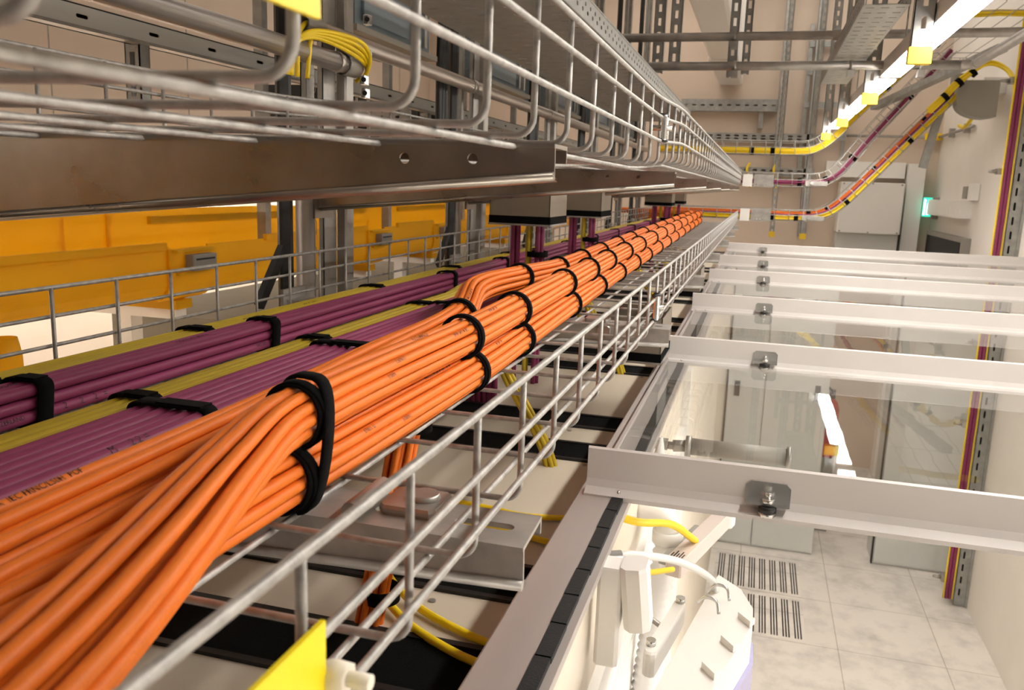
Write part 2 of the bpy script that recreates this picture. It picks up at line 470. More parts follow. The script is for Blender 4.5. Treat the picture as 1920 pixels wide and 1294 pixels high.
def upper_dz(y):
    t = max(0.0, min(1.0, (y - 1.15) / 0.45)); return 0.014 * t * t * (3 - 2 * t)
lower_tray = wire_tray('lower galvanized wire mesh tray carrying the orange and purple cables', -0.2215, (-0.131, -0.164, -0.197), -0.1, 6.25)
upper_tray = wire_tray('empty upper galvanized wire mesh tray above the tapered arms', 0.031, (0.123, 0.096, 0.064), -0.1, 6.25, upper_dz)

# tray coupler clips
def clip(x, y, z0, z1, label):
    t = thing('tray_coupler', label, 'tray clip', (x, y, z0))
    part('clip_body', MB().rbox((x + 0.006, y, (z0 + z1) / 2), (0.004, 0.011, (z1 - z0) / 2), None, 0.5), M['chrome'], t)
    part('bolt', MB().tube([(x - 0.012, y, (z0 + z1) / 2), (x + 0.016, y, (z0 + z1) / 2)], 0.004, 6), M['chrome'], t)
    for z in (z0, z1): part('hook', MB().tube([(x, y - 0.012, z), (x + 0.008, y - 0.006, z), (x + 0.009, y + 0.006, z), (x, y + 0.012, z)], 0.0028, 6), M['black'], t)
clip(TX1 + 0.004, 1.275, -0.195, -0.158, 'shiny coupler clip joining the right side of the lower wire tray')
clip(TX1 + 0.004, 1.22, 0.066, 0.099, 'shiny coupler clip joining the right side of the upper wire tray')

# ------------------------------------------------------------------ tapered cantilever arms
def arm(y, x0, x1, zt, h0, h1, depth, label, group, holes=True, slots=False, lean=0.07, m='galv_arm'):
    """web faces the camera, rolled flanges go back"""
    t = thing('cantilever_arm', label, 'support arm', ((x0 + x1) / 2, y, zt - h0), group)
    hl = []
    if holes:
        hl = [circle(x1 - 0.063, zt - h1 * 0.52, 0.0042), circle(x1 - 0.118, zt - h1 * 0.56, 0.0042)]
    web = MB().plate([(x0, zt), (x1, zt), (x1, zt - h1), (x0, zt - h0)], hl, 'y', y, y + 0.0025)
    web.v = [(v[0], v[1] + lean * (zt - v[2]), v[2]) for v in web.v]
    part('web', web, M[m], t)
    top = MB()
    sl = []
    if slots: sl = [slot(x1 - 0.035, y + depth * 0.5, 0.042, 0.011), slot(x1 - 0.2, y + depth * 0.5, 0.05, 0.011), slot(x1 - 0.36, y + depth * 0.5, 0.05, 0.011), slot(x1 - 0.1, y + depth * .5, .03, .011)]
    top.plate([(x0, y - 0.001), (x1, y - 0.001), (x1 - .002, y + depth), (x0, y + depth)], sl, 'z', zt - 0.0025, zt + 0.0005)
    top.box(x0, x1 - .002, y + depth - 0.0025, y + depth, zt - 0.012, zt)
    part('top_flange', top, M[m], t)
    lip = MB()
    # rolled lower lip following the taper
    pts = [(x0, y - 0.0015 + lean * h0, zt - h0), (x1, y - 0.0015 + lean * h1, zt - h1)]
    lip.tube(pts, 0.0035, 10)
    lip.add([(x0, y, zt - h0), (x1, y, zt - h1), (x1, y + depth * .25, zt - h1 - .002), (x0, y + depth * .25, zt - h0 - .004)], [(0, 1, 2, 3)])
    lip.add([(x0, y, zt - h0 - .002), (x1, y, zt - h1 - .002), (x1, y + depth * .25, zt - h1 - .004), (x0, y + depth * .25, zt - h0 - .006)], [(3, 2, 1, 0)])
    part('bottom_lip', lip, M[m], t)
    part('mounting_plate', MB().box(x0 - 0.006, x0, y - 0.012, y + depth + .012, zt - h0 - 0.02, zt + 0.02), M[m], t)
    return t
ARM_Y = [0.61, 1.505, 2.40, 3.29, 4.18, 5.07, 5.95]
for k, y in enumerate(ARM_Y):
    arm(y, -0.832, -0.146, 0.0285, 0.089, 0.0225, 0.05, '%s tapered galvanized arm under the upper wire tray' % ORD[k], 'arms under the upper tray')
LARM_Y = [0.487, 1.385, 2.28, 3.17, 4.06, 4.95, 5.84]
for k, y in enumerate(LARM_Y):
    arm(y, -0.832, -0.126, -0.2275, 0.05, 0.026, 0.055, '%s slotted galvanized arm under the lower wire tray' % ORD[k], 'arms under the lower tray', False, True, 0.07, 'galv_low')
# hold-down clamp on the nearest lower arm
t = thing('tray_hold_down_clamp', 'rusty hold-down clamp bolted on the nearest lower arm', 'clamp', (-0.215, 0.52, -0.227))
part('clamp_plate', MB().rbox((-0.215, 0.525, -0.2235), (0.021, 0.02, 0.0035), None, .2), M['galv'], t)
part('bolt_head', MB().tube([(-0.21, 0.527, -0.221), (-0.21, 0.527, -0.216)], [0.012, 0.0105], 16), M['galv'], t)
part('wire_collar', MB().tube([(-0.249, 0.49, -0.222), (-0.249, 0.545, -0.222)], 0.0068, 10), M['galv'], t)
t = thing('tray_hold_down_clamp', 'hold-down clamp with bright nut on the second lower arm', 'clamp', (-0.25, 1.41, -0.227))
part('clamp_plate', MB().rbox((-0.25, 1.413, -0.2235), (0.02, 0.018, 0.0035), None, .2), M['galv'], t)
part('nut', MB().tube([(-0.232, 1.37, -0.236), (-0.232, 1.384, -0.236)], 0.012, 6), M['chrome'], t)

# ------------------------------------------------------------------ cables in the trays
def ysamples(y0, y1):
    ys = []; y = y0
    while y < y1:
        ys.append(y); y += 0.022 if y < 1.3 else (0.05 if y < 2.6 else 0.12)
    ys.append(y1); return ys
def hexpack(n, d):
    pts = []
    for i in range(-4, 5):
        for j in range(-4, 5):
            x = d * (i + 0.5 * (j % 2)); z = d * 0.866 * j
            pts.append((x * x + z * z + 0.0001 * i, x, z))
    pts.sort(); return [(p[1], p[2]) for p in pts[:n]]

CABLES = {}
def bundle(key, knots, n, d, y0, y1, m, name, label, group, twist=0.0, sides=8, tail=None):
    """knots rows: (y, x, z, sx, sz)"""
    offs = [(.0154 * math.cos(2 * math.pi * i / 11), .0154 * math.sin(2 * math.pi * i / 11)) for i in range(11)] + [(.0071 * math.cos(2 * math.pi * i / 5 + .3), .0071 * math.sin(2 * math.pi * i / 5 + .3)) for i in range(5)]
    out = []
    ys = ysamples(y0, y1)
    for i, (ox, oz) in enumerate(offs):
        ph = random.uniform(0, 6.28); fr = random.uniform(2.5, 4.5); am = d * 0.05
        pts = []
        for y in ys:
            cx, cz, sx, sz = interp(knots, y)
            a = twist * (y - 0.5)
            rx = ox * math.cos(a) - oz * math.sin(a); rz = ox * math.sin(a) + oz * math.cos(a)
            pts.append((cx + rx * sx + am * math.sin(fr * y * 2 + ph), y, cz + rz * sz + am * math.cos(fr * y * 2.3 + ph)))
        if tail: pts += tail(ox, oz)
        o = solo(name, MB().tube(pts, d / 2 * 0.99, sides), m, label, 'cable', group)
        out.append((pts, d / 2))
    CABLES[key] = out
    return out
OD = 0.0073
B1 = [(-0.1, -0.312, -0.200, 1.8, .85), (0.2, -0.306, -0.199, 1.75, .9), (0.33, -0.297, -0.199, 1.45, .95), (0.45, -0.291, -0.1995, 1.05, 1), (0.6, -0.288, -0.1995, 1, 1), (0.84, -0.285, -0.1995, 1, 1), (1.09, -0.291, -0.1995, 1, 1), (1.63, -0.307, -0.1995, 1, 1), (2.4, -0.322, -0.1995, 1, 1), (4, -0.35, -0.1995, 1, 1), (5.9, -0.385, -0.1995, 1, 1)]
B2 = [(-0.1, -0.212, -0.190, 1.7, .85), (0.1, -0.220, -0.186, 1.7, .9), (0.22, -0.236, -0.180, 1.65, .98), (0.30, -0.252, -0.173, 1.5, 1.0), (0.39, -0.273, -0.165, 1.2, 1), (0.48, -0.290, -0.1595, 1, 1), (0.84, -0.288, -0.1595, 1, 1), (1.03, -0.290, -0.158, 1, 1), (1.63, -0.312, -0.160, 1, 1), (2.4, -0.327, -0.160, 1, 1), (4, -0.355, -0.160, 1, 1), (5.9, -0.39, -0.160, 1, 1)]
B3 = [(-0.1, -0.350, -0.190, 2.5, .8), (0.2, -0.350, -0.189, 2.5, .8), (0.4, -0.352, -0.188, 2.3, .8), (0.6, -0.360, -0.188, 1.85, .85), (0.78, -0.362, -0.182, 1.4, .9), (0.98, -0.350, -0.168, 1, 1), (1.12, -0.375, -0.150, 1, 1), (1.32, -0.372, -0.152, 1, 1), (1.63, -0.368, -0.160, 1, 1), (2.4, -0.382, -0.160, 1, 1), (4, -0.41, -0.160, 1, 1), (5.9, -0.445, -0.160, 1, 1)]
def turn_left(cx, cz, y):
    def f(ox, oz):
        pts = []
        for i in range(1, 8):
            a = (math.pi / 2) * i / 7; R = 0.16 - ox
            pts.append((cx - 0.16 + R * math.cos(a), y + R * math.sin(a) * 1.0, cz + oz))
        pts.append((cx - 0.5, y + 0.16 - ox, cz + oz))
        return pts
    return f
bundle('B1', B1, 16, 0.0085, -0.1, 5.9, M['orange'], 'orange_data_cable', 'orange data cable in the lower strapped bundle on the wire tray floor', 'lower orange bundle', 0.22, 10, turn_left(-0.385, -0.1995, 5.9))
bundle('B2', B2, 16, 0.0085, -0.1, 5.9, M['orange'], 'orange_data_cable', 'orange data cable in the upper strapped bundle that sweeps over at the front', 'upper orange bundle', 0.35, 10, turn_left(-0.39, -0.16, 5.9))
bundle('B3', B3, 16, 0.0085, -0.1, 5.9, M['orange'], 'orange_data_cable', 'orange data cable in the rear bundle beside the purple cables', 'rear orange bundle', 0.3, 10, turn_left(-0.445, -0.16, 5.9))

def strap_loop(cx, y, cz, rx, rz, n=36):
    return [(cx + rx * math.cos(2 * math.pi * i / n), y, cz + rz * math.sin(2 * math.pi * i / n)) for i in range(n)]
def straps(knots, ys, where, group, R=0.0205):
    for k, y in enumerate(ys):
        cx, cz, sx, sz = interp(knots, y)
        a = interp(knots, y - 0.02); b = interp(knots, y + 0.02)
        tan = (b[0] - a[0], 0.04, b[1] - a[1])
        rx = R * sx; rz = R * sz
        mb = MB().band([(p[0], p[1] + 0.16 * (p[2] - cz), p[2]) for p in strap_loop(cx, y, cz, rx, rz)], tan, 0.011, 0.0022)
        # overlapping free end
        mb.band([(p[0], p[1] + 0.003, p[2]) for p in strap_loop(cx, y, cz, rx + .0022, rz + .0022)], tan, 0.0085, 0.0014)
        solo('cable_strap', mb, M['velcro'], 'black hook and loop strap around the %s orange bundle, %s of its row' % (where, ORD[k]), 'cable strap', group)
straps(B1, [0.475, 0.835, 1.045, 1.40, 1.70, 2.0, 2.3, 2.6, 2.95, 3.3, 3.7, 4.1, 4.5, 4.9, 5.3, 5.7], 'lower', 'straps on the lower orange bundle')
straps(B2, [0.49, 0.82, 1.02, 1.36, 1.62, 1.86, 2.15, 2.45, 2.8, 3.15, 3.5, 3.9, 4.3, 4.75, 5.2, 5.65], 'upper', 'straps on the upper orange bundle')
straps(B3, [0.985, 1.34, 1.60, 1.84, 2.1, 2.4, 2.7, 3.05, 3.4, 3.8, 4.2, 4.6, 5.05, 5.5], 'rear', 'straps on the rear orange bundle')
# big double strap around both bundles in front
mb = MB()
loop = []
for i in range(48):
    a = 2 * math.pi * i / 48; c, s_ = math.cos(a), math.sin(a)
    zz = s_ * 0.0435; xx = 0.024 * math.copysign(abs(c) ** 0.6, c)
    loop.append((-0.2895 + xx, 0.497 + 0.25 * zz - .01 * c, -0.1795 + zz))
mb.band(loop, (0, 1, 0), 0.012, 0.0026)
solo('cable_strap', mb, M['velcro'], 'long black strap looped round both the upper and lower orange bundles together', 'cable strap')

# flat purple and yellow rows
def row(key, x0, nx, nz, d, ztop, m, name, label, group, y0, y1, endfn=None):
    out = []
    for j in range(nz):
        for i in range(nx):
            x = x0 + d * (i + 0.5) + random.uniform(-.0004, .0004); z = ztop - d * (j + 0.5)
            ph = random.uniform(0, 6); pts = []
            for y in ysamples(y0, y1):
                pts.append((x + 0.0009 * math.sin(4 * y + ph), y, z + 0.0007 * math.sin(5 * y + ph)))
            if endfn: pts += endfn(x, z, i, j)
            solo(name, MB().tube(pts, d / 2 * 0.985, 10), m, label, 'cable', group)
            out.append((pts, d / 2))
    CABLES[key] = out
def rise(xc, yc, i0):
    """bend down and away under the bundles near the chute"""
    def f(x, z, i, j):
        return smooth_path([(x, yc - .2, z), (x - 0.01, yc - 0.08, z + 0.004), (x - 0.03, yc, z - 0.006), (x - .06, yc + .06, z - .02), (x - .075, yc + .08, z - .06), (x - .075, yc + .085, -.46)], 5)[1:]
    return f
row('YA', -0.661, 4, 3, 0.0102, -0.186, M['yellowj'], 'yellow_data_cable', 'yellow data cable in the far flat row nearest the tray left side', 'far yellow cable row', 0.2, 5.8)
row('PA', -0.619, 3, 3, 0.0112, -0.184, M['purple'], 'purple_data_cable', 'purple data cable in the far stacked row beside the left yellow row', 'far purple cable row', 0.2, 5.8)
row('YB', -0.508, 4, 3, 0.0095, -0.187, M['yellowj'], 'yellow_data_cable', 'yellow data cable in the middle flat row between the purple rows', 'middle yellow cable row', 0.1, 1.35, rise(-0.49, 1.55, 0))
row('PB', -0.469, 6, 3, 0.0112, -0.184, M['purple'], 'purple_data_cable', 'purple data cable in the near flat row beside the orange bundles', 'near purple cable row', 0.05, 1.3, rise(-0.45, 1.5, 0))

def flat_strap(x0, x1, z0, z1, y, label, group, slant=0.0):
    c = 0.006; n = 5; loop = []
    for (cx, cz, a0) in ((x1 - c, z1 - c, 0), (x0 + c, z1 - c, 90), (x0 + c, z0 + c, 180), (x1 - c, z0 + c, 270)):
        for i in range(n):
            a = math.radians(a0 + 90 * i / (n - 1)); px = cx + c * math.cos(a); pz = cz + c * math.sin(a)
            loop.append((px, y + slant * (px - x0) + 0.12 * (pz - z1), pz))
    mb = MB().band(loop, (0, 1, 0), 0.016, 0.0024)
    mb.box(x0 + (x1 - x0) * .35, x1 - 0.004, y - 0.0075 + slant * (x1 - x0) * .6, y + 0.0075 + slant * (x1 - x0) * .6, z1 + 0.0018, z1 + 0.0038)
    solo('cable_strap', mb, M['velcro'], label, 'cable strap', group)
PAy = [0.575, 0.945, 1.62, 2.0, 2.35, 2.75, 3.2, 3.7, 4.2, 4.8]
for k, y in enumerate(PAy):
    flat_strap(-0.621, -0.5835, -0.2215, -0.1828, y, 'black strap around the far purple row, %s of its row' % ORD[k], 'straps on the far purple row')
for k, y in enumerate([0.56, 0.86, 1.35, 1.75, 2.2]):
    flat_strap(-0.663, -0.6195, -0.2215, -0.1852, y, 'black strap over the far yellow row, %s of its row' % ORD[k], 'straps on the far yellow row')
for k, y in enumerate([0.575, 0.875, 1.2]):
    flat_strap(-0.5095, -0.4695, -0.2215, -0.186, y, 'black strap over the middle yellow row, %s of its row' % ORD[k], 'straps on the middle yellow row')
for k, y in enumerate([0.552, 0.84, 1.2]):
    flat_strap(-0.4705, -0.4005, -0.2215, -0.1828, y, 'black strap over the near purple row, %s of its row' % ORD[k], 'straps on the near purple row')

# printing on the jackets
def text_mesh(body, size):
    cu = bpy.data.curves.new('print', 'FONT'); cu.body = body; cu.size = size; cu.resolution_u = 2
    ob = bpy.data.objects.new('print', cu); COL.objects.link(ob)
    bpy.context.view_layer.update()
    dg = bpy.context.evaluated_depsgraph_get()
    me = bpy.data.meshes.new_from_object(ob.evaluated_get(dg))
    v = [tuple(x.co) for x in me.vertices]; f = [tuple(p.vertices) for p in me.polygons]
    bpy.data.objects.remove(ob); bpy.data.curves.remove(cu); bpy.data.meshes.remove(me)
    return v, f
def print_on(cable, body, size, ystart, ang, parent_name, flip=False):
    """wrap printing on a cable; ang measured around the cable from +x towards +z"""
    pts, r = cable; v, f = text_mesh(body, size)
    pts = [Vector(p) for p in pts]
    i0 = min(range(len(pts)), key=lambda i: abs(pts[i].y - ystart))
    arc = [0.0]; idx = [i0]
    i = i0
    while i + 1 < len(pts) and arc[-1] < 0.6:
        arc.append(arc[-1] + (pts[i + 1] - pts[i]).length); i += 1; idx.append(i)
    mb = MB(); vs = []
    width = max(p[0] for p in v)
    for (x, yv, _z) in v:
        sx = x; sy = yv - size * 0.35
        if flip: sx = width - x; sy = -sy
        k = 0
        while k < len(arc) - 2 and arc[k + 1] < sx: k += 1
        t = (sx - arc[k]) / (arc[k + 1] - arc[k]); p = pts[idx[k]].lerp(pts[idx[k + 1]], t)
        a = ang + sy / r
        vs.append((p.x + (r + 0.0004) * math.cos(a), p.y, p.z + (r + 0.0004) * math.sin(a)))
    mb.add(vs, f)
    return mb
def find_cable(key, fn): return max(CABLES[key], key=lambda c: fn(c[0]))
def at_y(pts, y): return min(pts, key=lambda p: abs(p[1] - y))
OBJ_OF = {}
def attach_print(key, idx, body, size, ystart, ang, flip=False):
    c = CABLES[key][idx]
    mb = print_on(c, body, size, ystart, ang, None, flip)
    # parent: the cable object with the same path
    for o in COL.objects:
        if o.parent is None and o.get('cidx') == (key + str(idx)): part('printed_text', mb, M['ink'], o, 'black printed lettering'); return
# tag cable objects so the printing can be parented to them
_names = {'B1': 'lower orange bundle', 'B2': 'upper orange bundle', 'B3': 'rear orange bundle', 'PA': 'far purple cable row', 'PB': 'near purple cable row', 'YA': 'far yellow cable row', 'YB': 'middle yellow cable row'}
for k, g in _names.items():
    objs = [o for o in COL.objects if o.get('group') == g and o.get('category') == 'cable']
    for i, o in enumerate(objs): o['cidx'] = k + str(i)
# far purple row: right column (i = 2), layers j = 0..2 -> index j*3+2
attach_print('PA', 2 * 3 + 2, 'IN SWITZERLAND', 0.0056, 0.515, 0.5)
attach_print('PA', 2 * 3 + 2, '2      2     2   =', 0.009, 0.60, 0.5)
attach_print('PA', 1, 'MADE IN SWITZERLAND', 0.005, 0.5, 1.4)
attach_print('PA', 1, 'MADE IN SWITZERLAND', 0.005, 0.78, 1.4)
attach_print('PA', 2 * 3 + 2, 'SWITZER', 0.0056, 0.9, 0.6)
attach_print('PB', 5, 'M     2 2 =', 0.009, 0.44, 1.0)
for y in (0.95, 1.1): attach_print('YA', 2, 'S/FTP  7A   23 AWG', 0.0045, y, 1.3)
# orange cables: choose the ones on the camera side
def surf(key, ytest, k):
    cs = CABLES[key]
    order = sorted(range(11), key=lambda i: -(0.75 * at_y(cs[i][0], ytest)[0] + at_y(cs[i][0], ytest)[2]))
    return order[k]
attach_print('B3', max(range(11), key=lambda i: at_y(CABLES['B3'][i][0], .40)[2] - 0.25 * at_y(CABLES['B3'][i][0], .40)[0]), 'S/FTP  CAT 7A  IEC FRNC/LS0H  POF', 0.0058, 0.30, 1.1)
for (key, yt, k, s) in (('B2', .62, 1, '13696 U'), ('B2', .7, 2, '4 x 2 x AWG 23'), ('B2', .75, 0, 'S/FTP CAT 7A IEC'), ('B1', .55, 1, '69611 U'), ('B1', .72, 2, 'FRNC/LS0H S/FTP CAT 7A 4P'), ('B1', .62, 3, '(10691)'), ('B1', .92, 1, '4P CAT 7A'), ('B2', .6, 3, '(10691'), ('B2', .9, 1, 'S/FTP CAT 7A'), ('B3', 1.0, 1, 'IEC FRNC/LS0H CAT 7A')):
    attach_print(key, surf(key, yt, k), s, 0.0052, yt, 0.85)

# ------------------------------------------------------------------ cables dropping from and below the trays
def drop(n, x, y, z0, z1, d, m, name, label, group, lean=(0, 0), spread=1.0):
    for i, (ox, oy) in enumerate(hexpack(n, d)):
        pts = []
        for k in range(13):
            t = k / 12; z = z0 + (z1 - z0) * t
            w_ = spread * (1 + 0.12 * math.sin(3 * t + i))
            pts.append((x + ox * w_ + lean[0] * t, y + oy * w_ + lean[1] * t, z))
        solo(name, MB().tube(pts, d / 2 * .98, 8), m, label, 'cable', group)
def vstrap(x, y, z, r, label, group, w_=0.014):
    mb = MB().band([(x + r * math.cos(2 * math.pi * i / 28), y + r * math.sin(2 * math.pi * i / 28), z) for i in range(28)], (0, 0, 1), w_, 0.002)
    solo('cable_strap', mb, M['velcro'], label, 'cable strap', group)
drop(12, -0.318, 0.775, -0.222, -0.47, OD, M['orange'], 'orange_data_cable', 'orange data cable hanging from the lower tray into the rack brush', 'orange cables dropping into the rack', (-0.02, -0.07))
vstrap(-0.332, 0.722, -0.408, 0.0165, 'black strap low on the hanging orange cables', None)
vstrap(-0.319, 0.77, -0.243, 0.0165, 'black strap at the top of the hanging orange cables', None)
PD = 0.0112
def chute(x0, x1, y0, y1, z0, z1, label):
    t = thing('cable_drop_chute', label, 'cable chute', ((x0 + x1) / 2, (y0 + y1) / 2, z0))
    th = 0.0015; b = MB(); zb = z0 + 0.020
    b.box(x0, x1, y0, y0 + th, zb, z1); b.box(x0, x1, y1 - th, y1, zb, z1); b.box(x0, x0 + th, y0, y1, zb, z1); b.box(x1 - th, x1, y0, y1, zb, z1)
    part('sheet_body', b, M['chute'], t)
    b = MB(); zz = z0 + .004
    for (a, c, d, e) in ((x0 - .001, x1 + .001, y0 - .001, y0 + .004), (x0 - .001, x1 + .001, y1 - .004, y1 + .001), (x0 - .001, x0 + .004, y0, y1), (x1 - .004, x1 + .001, y0, y1)): b.box(a, c, d, e, zz, zb)
    part('brush_strip', b, M['brush'], t)
    b = MB()
    for (a, c, d, e) in ((x0 - .002, x1 + .002, y0 - .002, y0 + .004), (x0 - .002, x1 + .002, y1 - .004, y1 + .002), (x0 - .002, x0 + .004, y0, y1), (x1 - .004, x1 + .002, y0, y1)): b.box(a, c, d, e, z0, zz)
    part('lower_rim', b, M['galv'], t)
    return t
CH = [(1.75, 'nearest grey chute with black brush band under the upper tray'), (2.35, 'second grey chute with black brush band under the upper tray'), (4.3, 'third grey chute with black brush band under the upper tray'), (5.0, 'farthest grey chute with black brush band under the upper tray')]
for k, (y, lb) in enumerate(CH):
    chute(-0.557, -0.424, y, y + 0.16, -0.088, 0.022, lb)
    g = ['first', 'second', 'third', 'last'][k]
    zb = -0.46
    drop(5, -0.508, y + 0.05, 0.0, zb, PD, M['purple'], 'purple_data_cable', 'purple data cable hanging on the left under the %s chute' % g, 'left purple drop of the %s chute' % g)
    drop(3, -0.452, y + 0.05, 0.0, zb, PD, M['purple'], 'purple_data_cable', 'purple data cable hanging on the right under the %s chute' % g, 'right purple drop of the %s chute' % g)
    drop(3, -0.4735, y + 0.045, 0.0, zb, 0.0085, M['yellowj'], 'yellow_data_cable', 'yellow data cable hanging between the purple ones under the %s chute' % g, 'yellow drop of the %s chute' % g)
    vstrap(-0.4605, y + 0.048, -0.15, 0.022, 'black strap on the yellow and purple cables under the %s chute' % g, None, .012)
chute(-0.26, -0.152, 1.53, 1.70, -0.318, -0.232, 'grey chute with black brush under the right edge of the lower tray')
chute(-0.26, -0.152, 2.55, 2.72, -0.318, -0.232, 'farther grey chute under the right edge of the lower tray')
# yellow bundles slanting down to the racks at the right of the lower tray
for k, y in enumerate((1.28, 2.0, 2.9, 3.6, 4.3)):
    for i, (ox, oy) in enumerate(hexpack(7, 0.008)):
        pts = smooth_path([(-0.40 + ox, y + oy, -0.225), (-0.36 + ox, y - .01 + oy, -0.30), (-0.295 + ox, y - .02 + oy, -0.40), (-0.27 + ox, y - .02 + oy, -0.47)], 5)
        solo('yellow_data_cable', MB().tube(pts, 0.0039, 7), M['yellowj'], 'yellow data cable slanting from the lower tray, %s bundle of the five' % ORD[k], 'cable', 'slanting yellow bundle %s' % ORD[k])
# loose yellow patch cables over the rack roof
def loose(pts, r, label, m='fiber', name='yellow_patch_cable', group=None, n=8):
    solo(name, MB().tube(smooth_path(pts, 8), r, n), M[m], label, 'cable', group)
loose([(-0.33, 0.95, -0.46), (-0.345, 0.93, -0.40), (-0.372, 0.875, -0.405), (-0.362, 0.80, -0.42), (-0.31, 0.755, -0.4325), (-0.24, 0.72, -0.4345), (-0.175, 0.70, -0.4345)], 0.0042, 'yellow cable loop beside the hanging orange cables, upper of two')
loose([(-0.34, 0.93, -0.46), (-0.36, 0.90, -0.41), (-0.38, 0.84, -0.415), (-0.36, 0.775, -0.425), (-0.31, 0.725, -0.4335), (-0.24, 0.685, -0.4345), (-0.175, 0.665, -0.4345)], 0.0042, 'yellow cable loop beside the hanging orange cables, lower of two')
loose([(-0.48, 1.0, -0.435), (-0.40, 1.03, -0.43), (-0.33, 1.04, -0.4345), (-0.27, 1.03, -0.4345), (-0.22, 1.04, -0.4345), (-0.172, 1.06, -0.4345)], 0.004, 'yellow cable lying on the rack roof behind the nearest lower arm')
loose([(-0.36, 0.99, -0.4345), (-0.28, 0.975, -0.4345), (-0.22, 0.96, -0.4345), (-0.172, 0.955, -0.4345)], 0.004, 'yellow cable lying on the rack roof below the tip of the nearest lower arm')

# ------------------------------------------------------------------ server racks under the trays
RX0, RX1, RZ = -1.1, -0.172, -0.44
RW = 0.68
for k in range(-1, 9):
    y0 = 0.21 + RW * k; y1 = y0 + RW - 0.002
    lb = 'white server rack with brush slots in its roof, %s' % ('just outside the picture' if k < 0 else ORD[k] + ' one in view')
    t = thing('server_rack', lb, 'server rack', ((RX0 + RX1) / 2, (y0 + y1) / 2, -H), 'row of server racks')
    part('rack_body', MB().box(RX0, -0.135, y0, y1, -H, RZ - 0.02), M['cream'], t)
    b0 = (y0 + 0.41, y0 + 0.49); b1 = (y0 + 0.60, y0 + 0.675)
    b = MB()
    for (a, c) in ((y0, b0[0]), (b0[1], b1[0]), (b1[1], y1)): b.box(RX0, RX1, a, c, RZ - 0.02, RZ)
    b.box(RX0, RX0 + .1, y0, y1, RZ - .02, RZ)
    part('roof_panel', b, M['roof'], t)
    for (a, c) in (b0, b1):
        s = MB().box(RX0 + .1, RX1, a, c, RZ - 0.018, RZ + 0.002)
        random.seed(int(a * 1000) + 5)
        for i in range(150):
            x = random.uniform(RX0 + .1, RX1 - .002); yy = random.uniform(a, c)
            dx = random.uniform(-.01, .01); dy = random.uniform(-.022, .022)
            s.add([(x - .0004, yy, RZ), (x + .0004, yy, RZ), (x + dx, yy + dy, RZ + random.uniform(.004, .012))], [(0, 1, 2)])
        bo = part('brush_strip', s, M['brush'], t)
        part('brush_rail', MB().box(RX0 + .1, RX1, a - .008, a, RZ - .01, RZ + .004).box(RX0 + .1, RX1, c, c + .008, RZ - .01, RZ + .004), M['black'], t)
    scr = MB()
    for (xx, yy) in ((-0.235, b0[0] - .02), (-0.3, b1[0] - .03), (-0.45, y0 + .1)): scr.tube([(xx, yy, RZ), (xx, yy, RZ + .0015)], 0.004, 12)
    part('screw_head', scr, M['galv'], t)
random.seed(11)

# aluminium frame profile along the rack fronts with the foam gasket
t = thing('aisle_frame_profile', 'long grey aluminium profile along the rack fronts with black gasket', 'frame profile', (-0.145, 2.6, -0.46))
part('profile_body', MB().prism([(-0.171, -0.46), (-0.171, -0.342), (-0.169, -0.34), (-0.1315, -0.34), (-0.1315, -0.343), (-0.112, -0.343), (-0.112, -0.352), (-0.1335, -0.36), (-0.1335, -0.46)], 'y', -0.6, 5.3), M['profile'], t)
g = MB()
yy = -0.6
while yy < 5.25:
    wv = 0.0004 * math.sin(yy * 37); g.box(-0.1312 + wv, -0.1185 + wv, yy, yy + 0.052, -0.343, -0.3385); yy += 0.05
part('foam_gasket', g, M['gasket'], t)

# ------------------------------------------------------------------ aisle roof: cross beams, clear panes, latches
BY = [0.905, 1.69, 2.44, 3.25, 4.0, 4.98]
for k, y in enumerate(BY):
    t = thing('aisle_roof_beam', '%s white cross beam of the aisle roof' % ORD[k], 'beam', (0.66, y, -0.343), 'cross beams of the aisle roof')
    xl = -0.163; xr = 1.49
    part('beam_body', MB().prism([(y - 0.016, -0.343), (y - 0.016, -0.338), (y - 0.003, -0.333), (y, -0.325), (y, -0.290), (y + 0.003, -0.288), (y + 0.006, -0.290), (y + 0.006, -0.343)], 'x', xl, xr), M['beam'], t)
    part('screw_head', MB().tube([(-0.125, y - 0.009, -0.338), (-0.125, y - 0.009, -0.333)], [0.0025, 0.0015], 10), M['chrome'], t)
    # latch: polished plate, bolt and black washer
    ps = [0.034] if k < 3 else [0.034, 0.95 + 0.12 * k]
    for lx in ps:
        lt = part('latch_plate', MB().plate([(lx - .023 + .005 * (1 - math.cos(a)) if False else lx + q[0], -0.3205 + q[1]) for q in [(-.023, -.012), (-.018, -.016), (.018, -.016), (.023, -.012), (.023, .011), (.018, .016), (-.018, .016), (-.023, .011)] for a in [0]], [], 'y', y - 0.002, y), M['chrome'], t, 'polished latch plate')
        part('latch_bar', MB().box(lx - .022, lx + .022, y - 0.016, y - 0.0005, -0.326, -0.3225), M['chrome'], lt)
        part('black_washer', MB().tube([(lx, y - 0.012, -0.333), (lx, y - 0.012, -0.326)], 0.0095, 16), M['black'], lt)
        part('bolt', MB().tube([(lx, y - .012, -0.3245), (lx, y - .012, -0.318)], 0.007, 6).tube([(lx, y - .012, -0.318), (lx, y - .012, -0.3115)], 0.0035, 10), M['chrome'], lt)
        part('hex_nut', MB().tube([(lx, y - .012, -0.338), (lx, y - .012, -0.333)], 0.0095, 6), M['chrome'], lt)
names = ['second bay, just beyond the nearest beam', 'third bay from the front', 'fourth bay from the front', 'fifth bay from the front', 'last bay before the far beam']
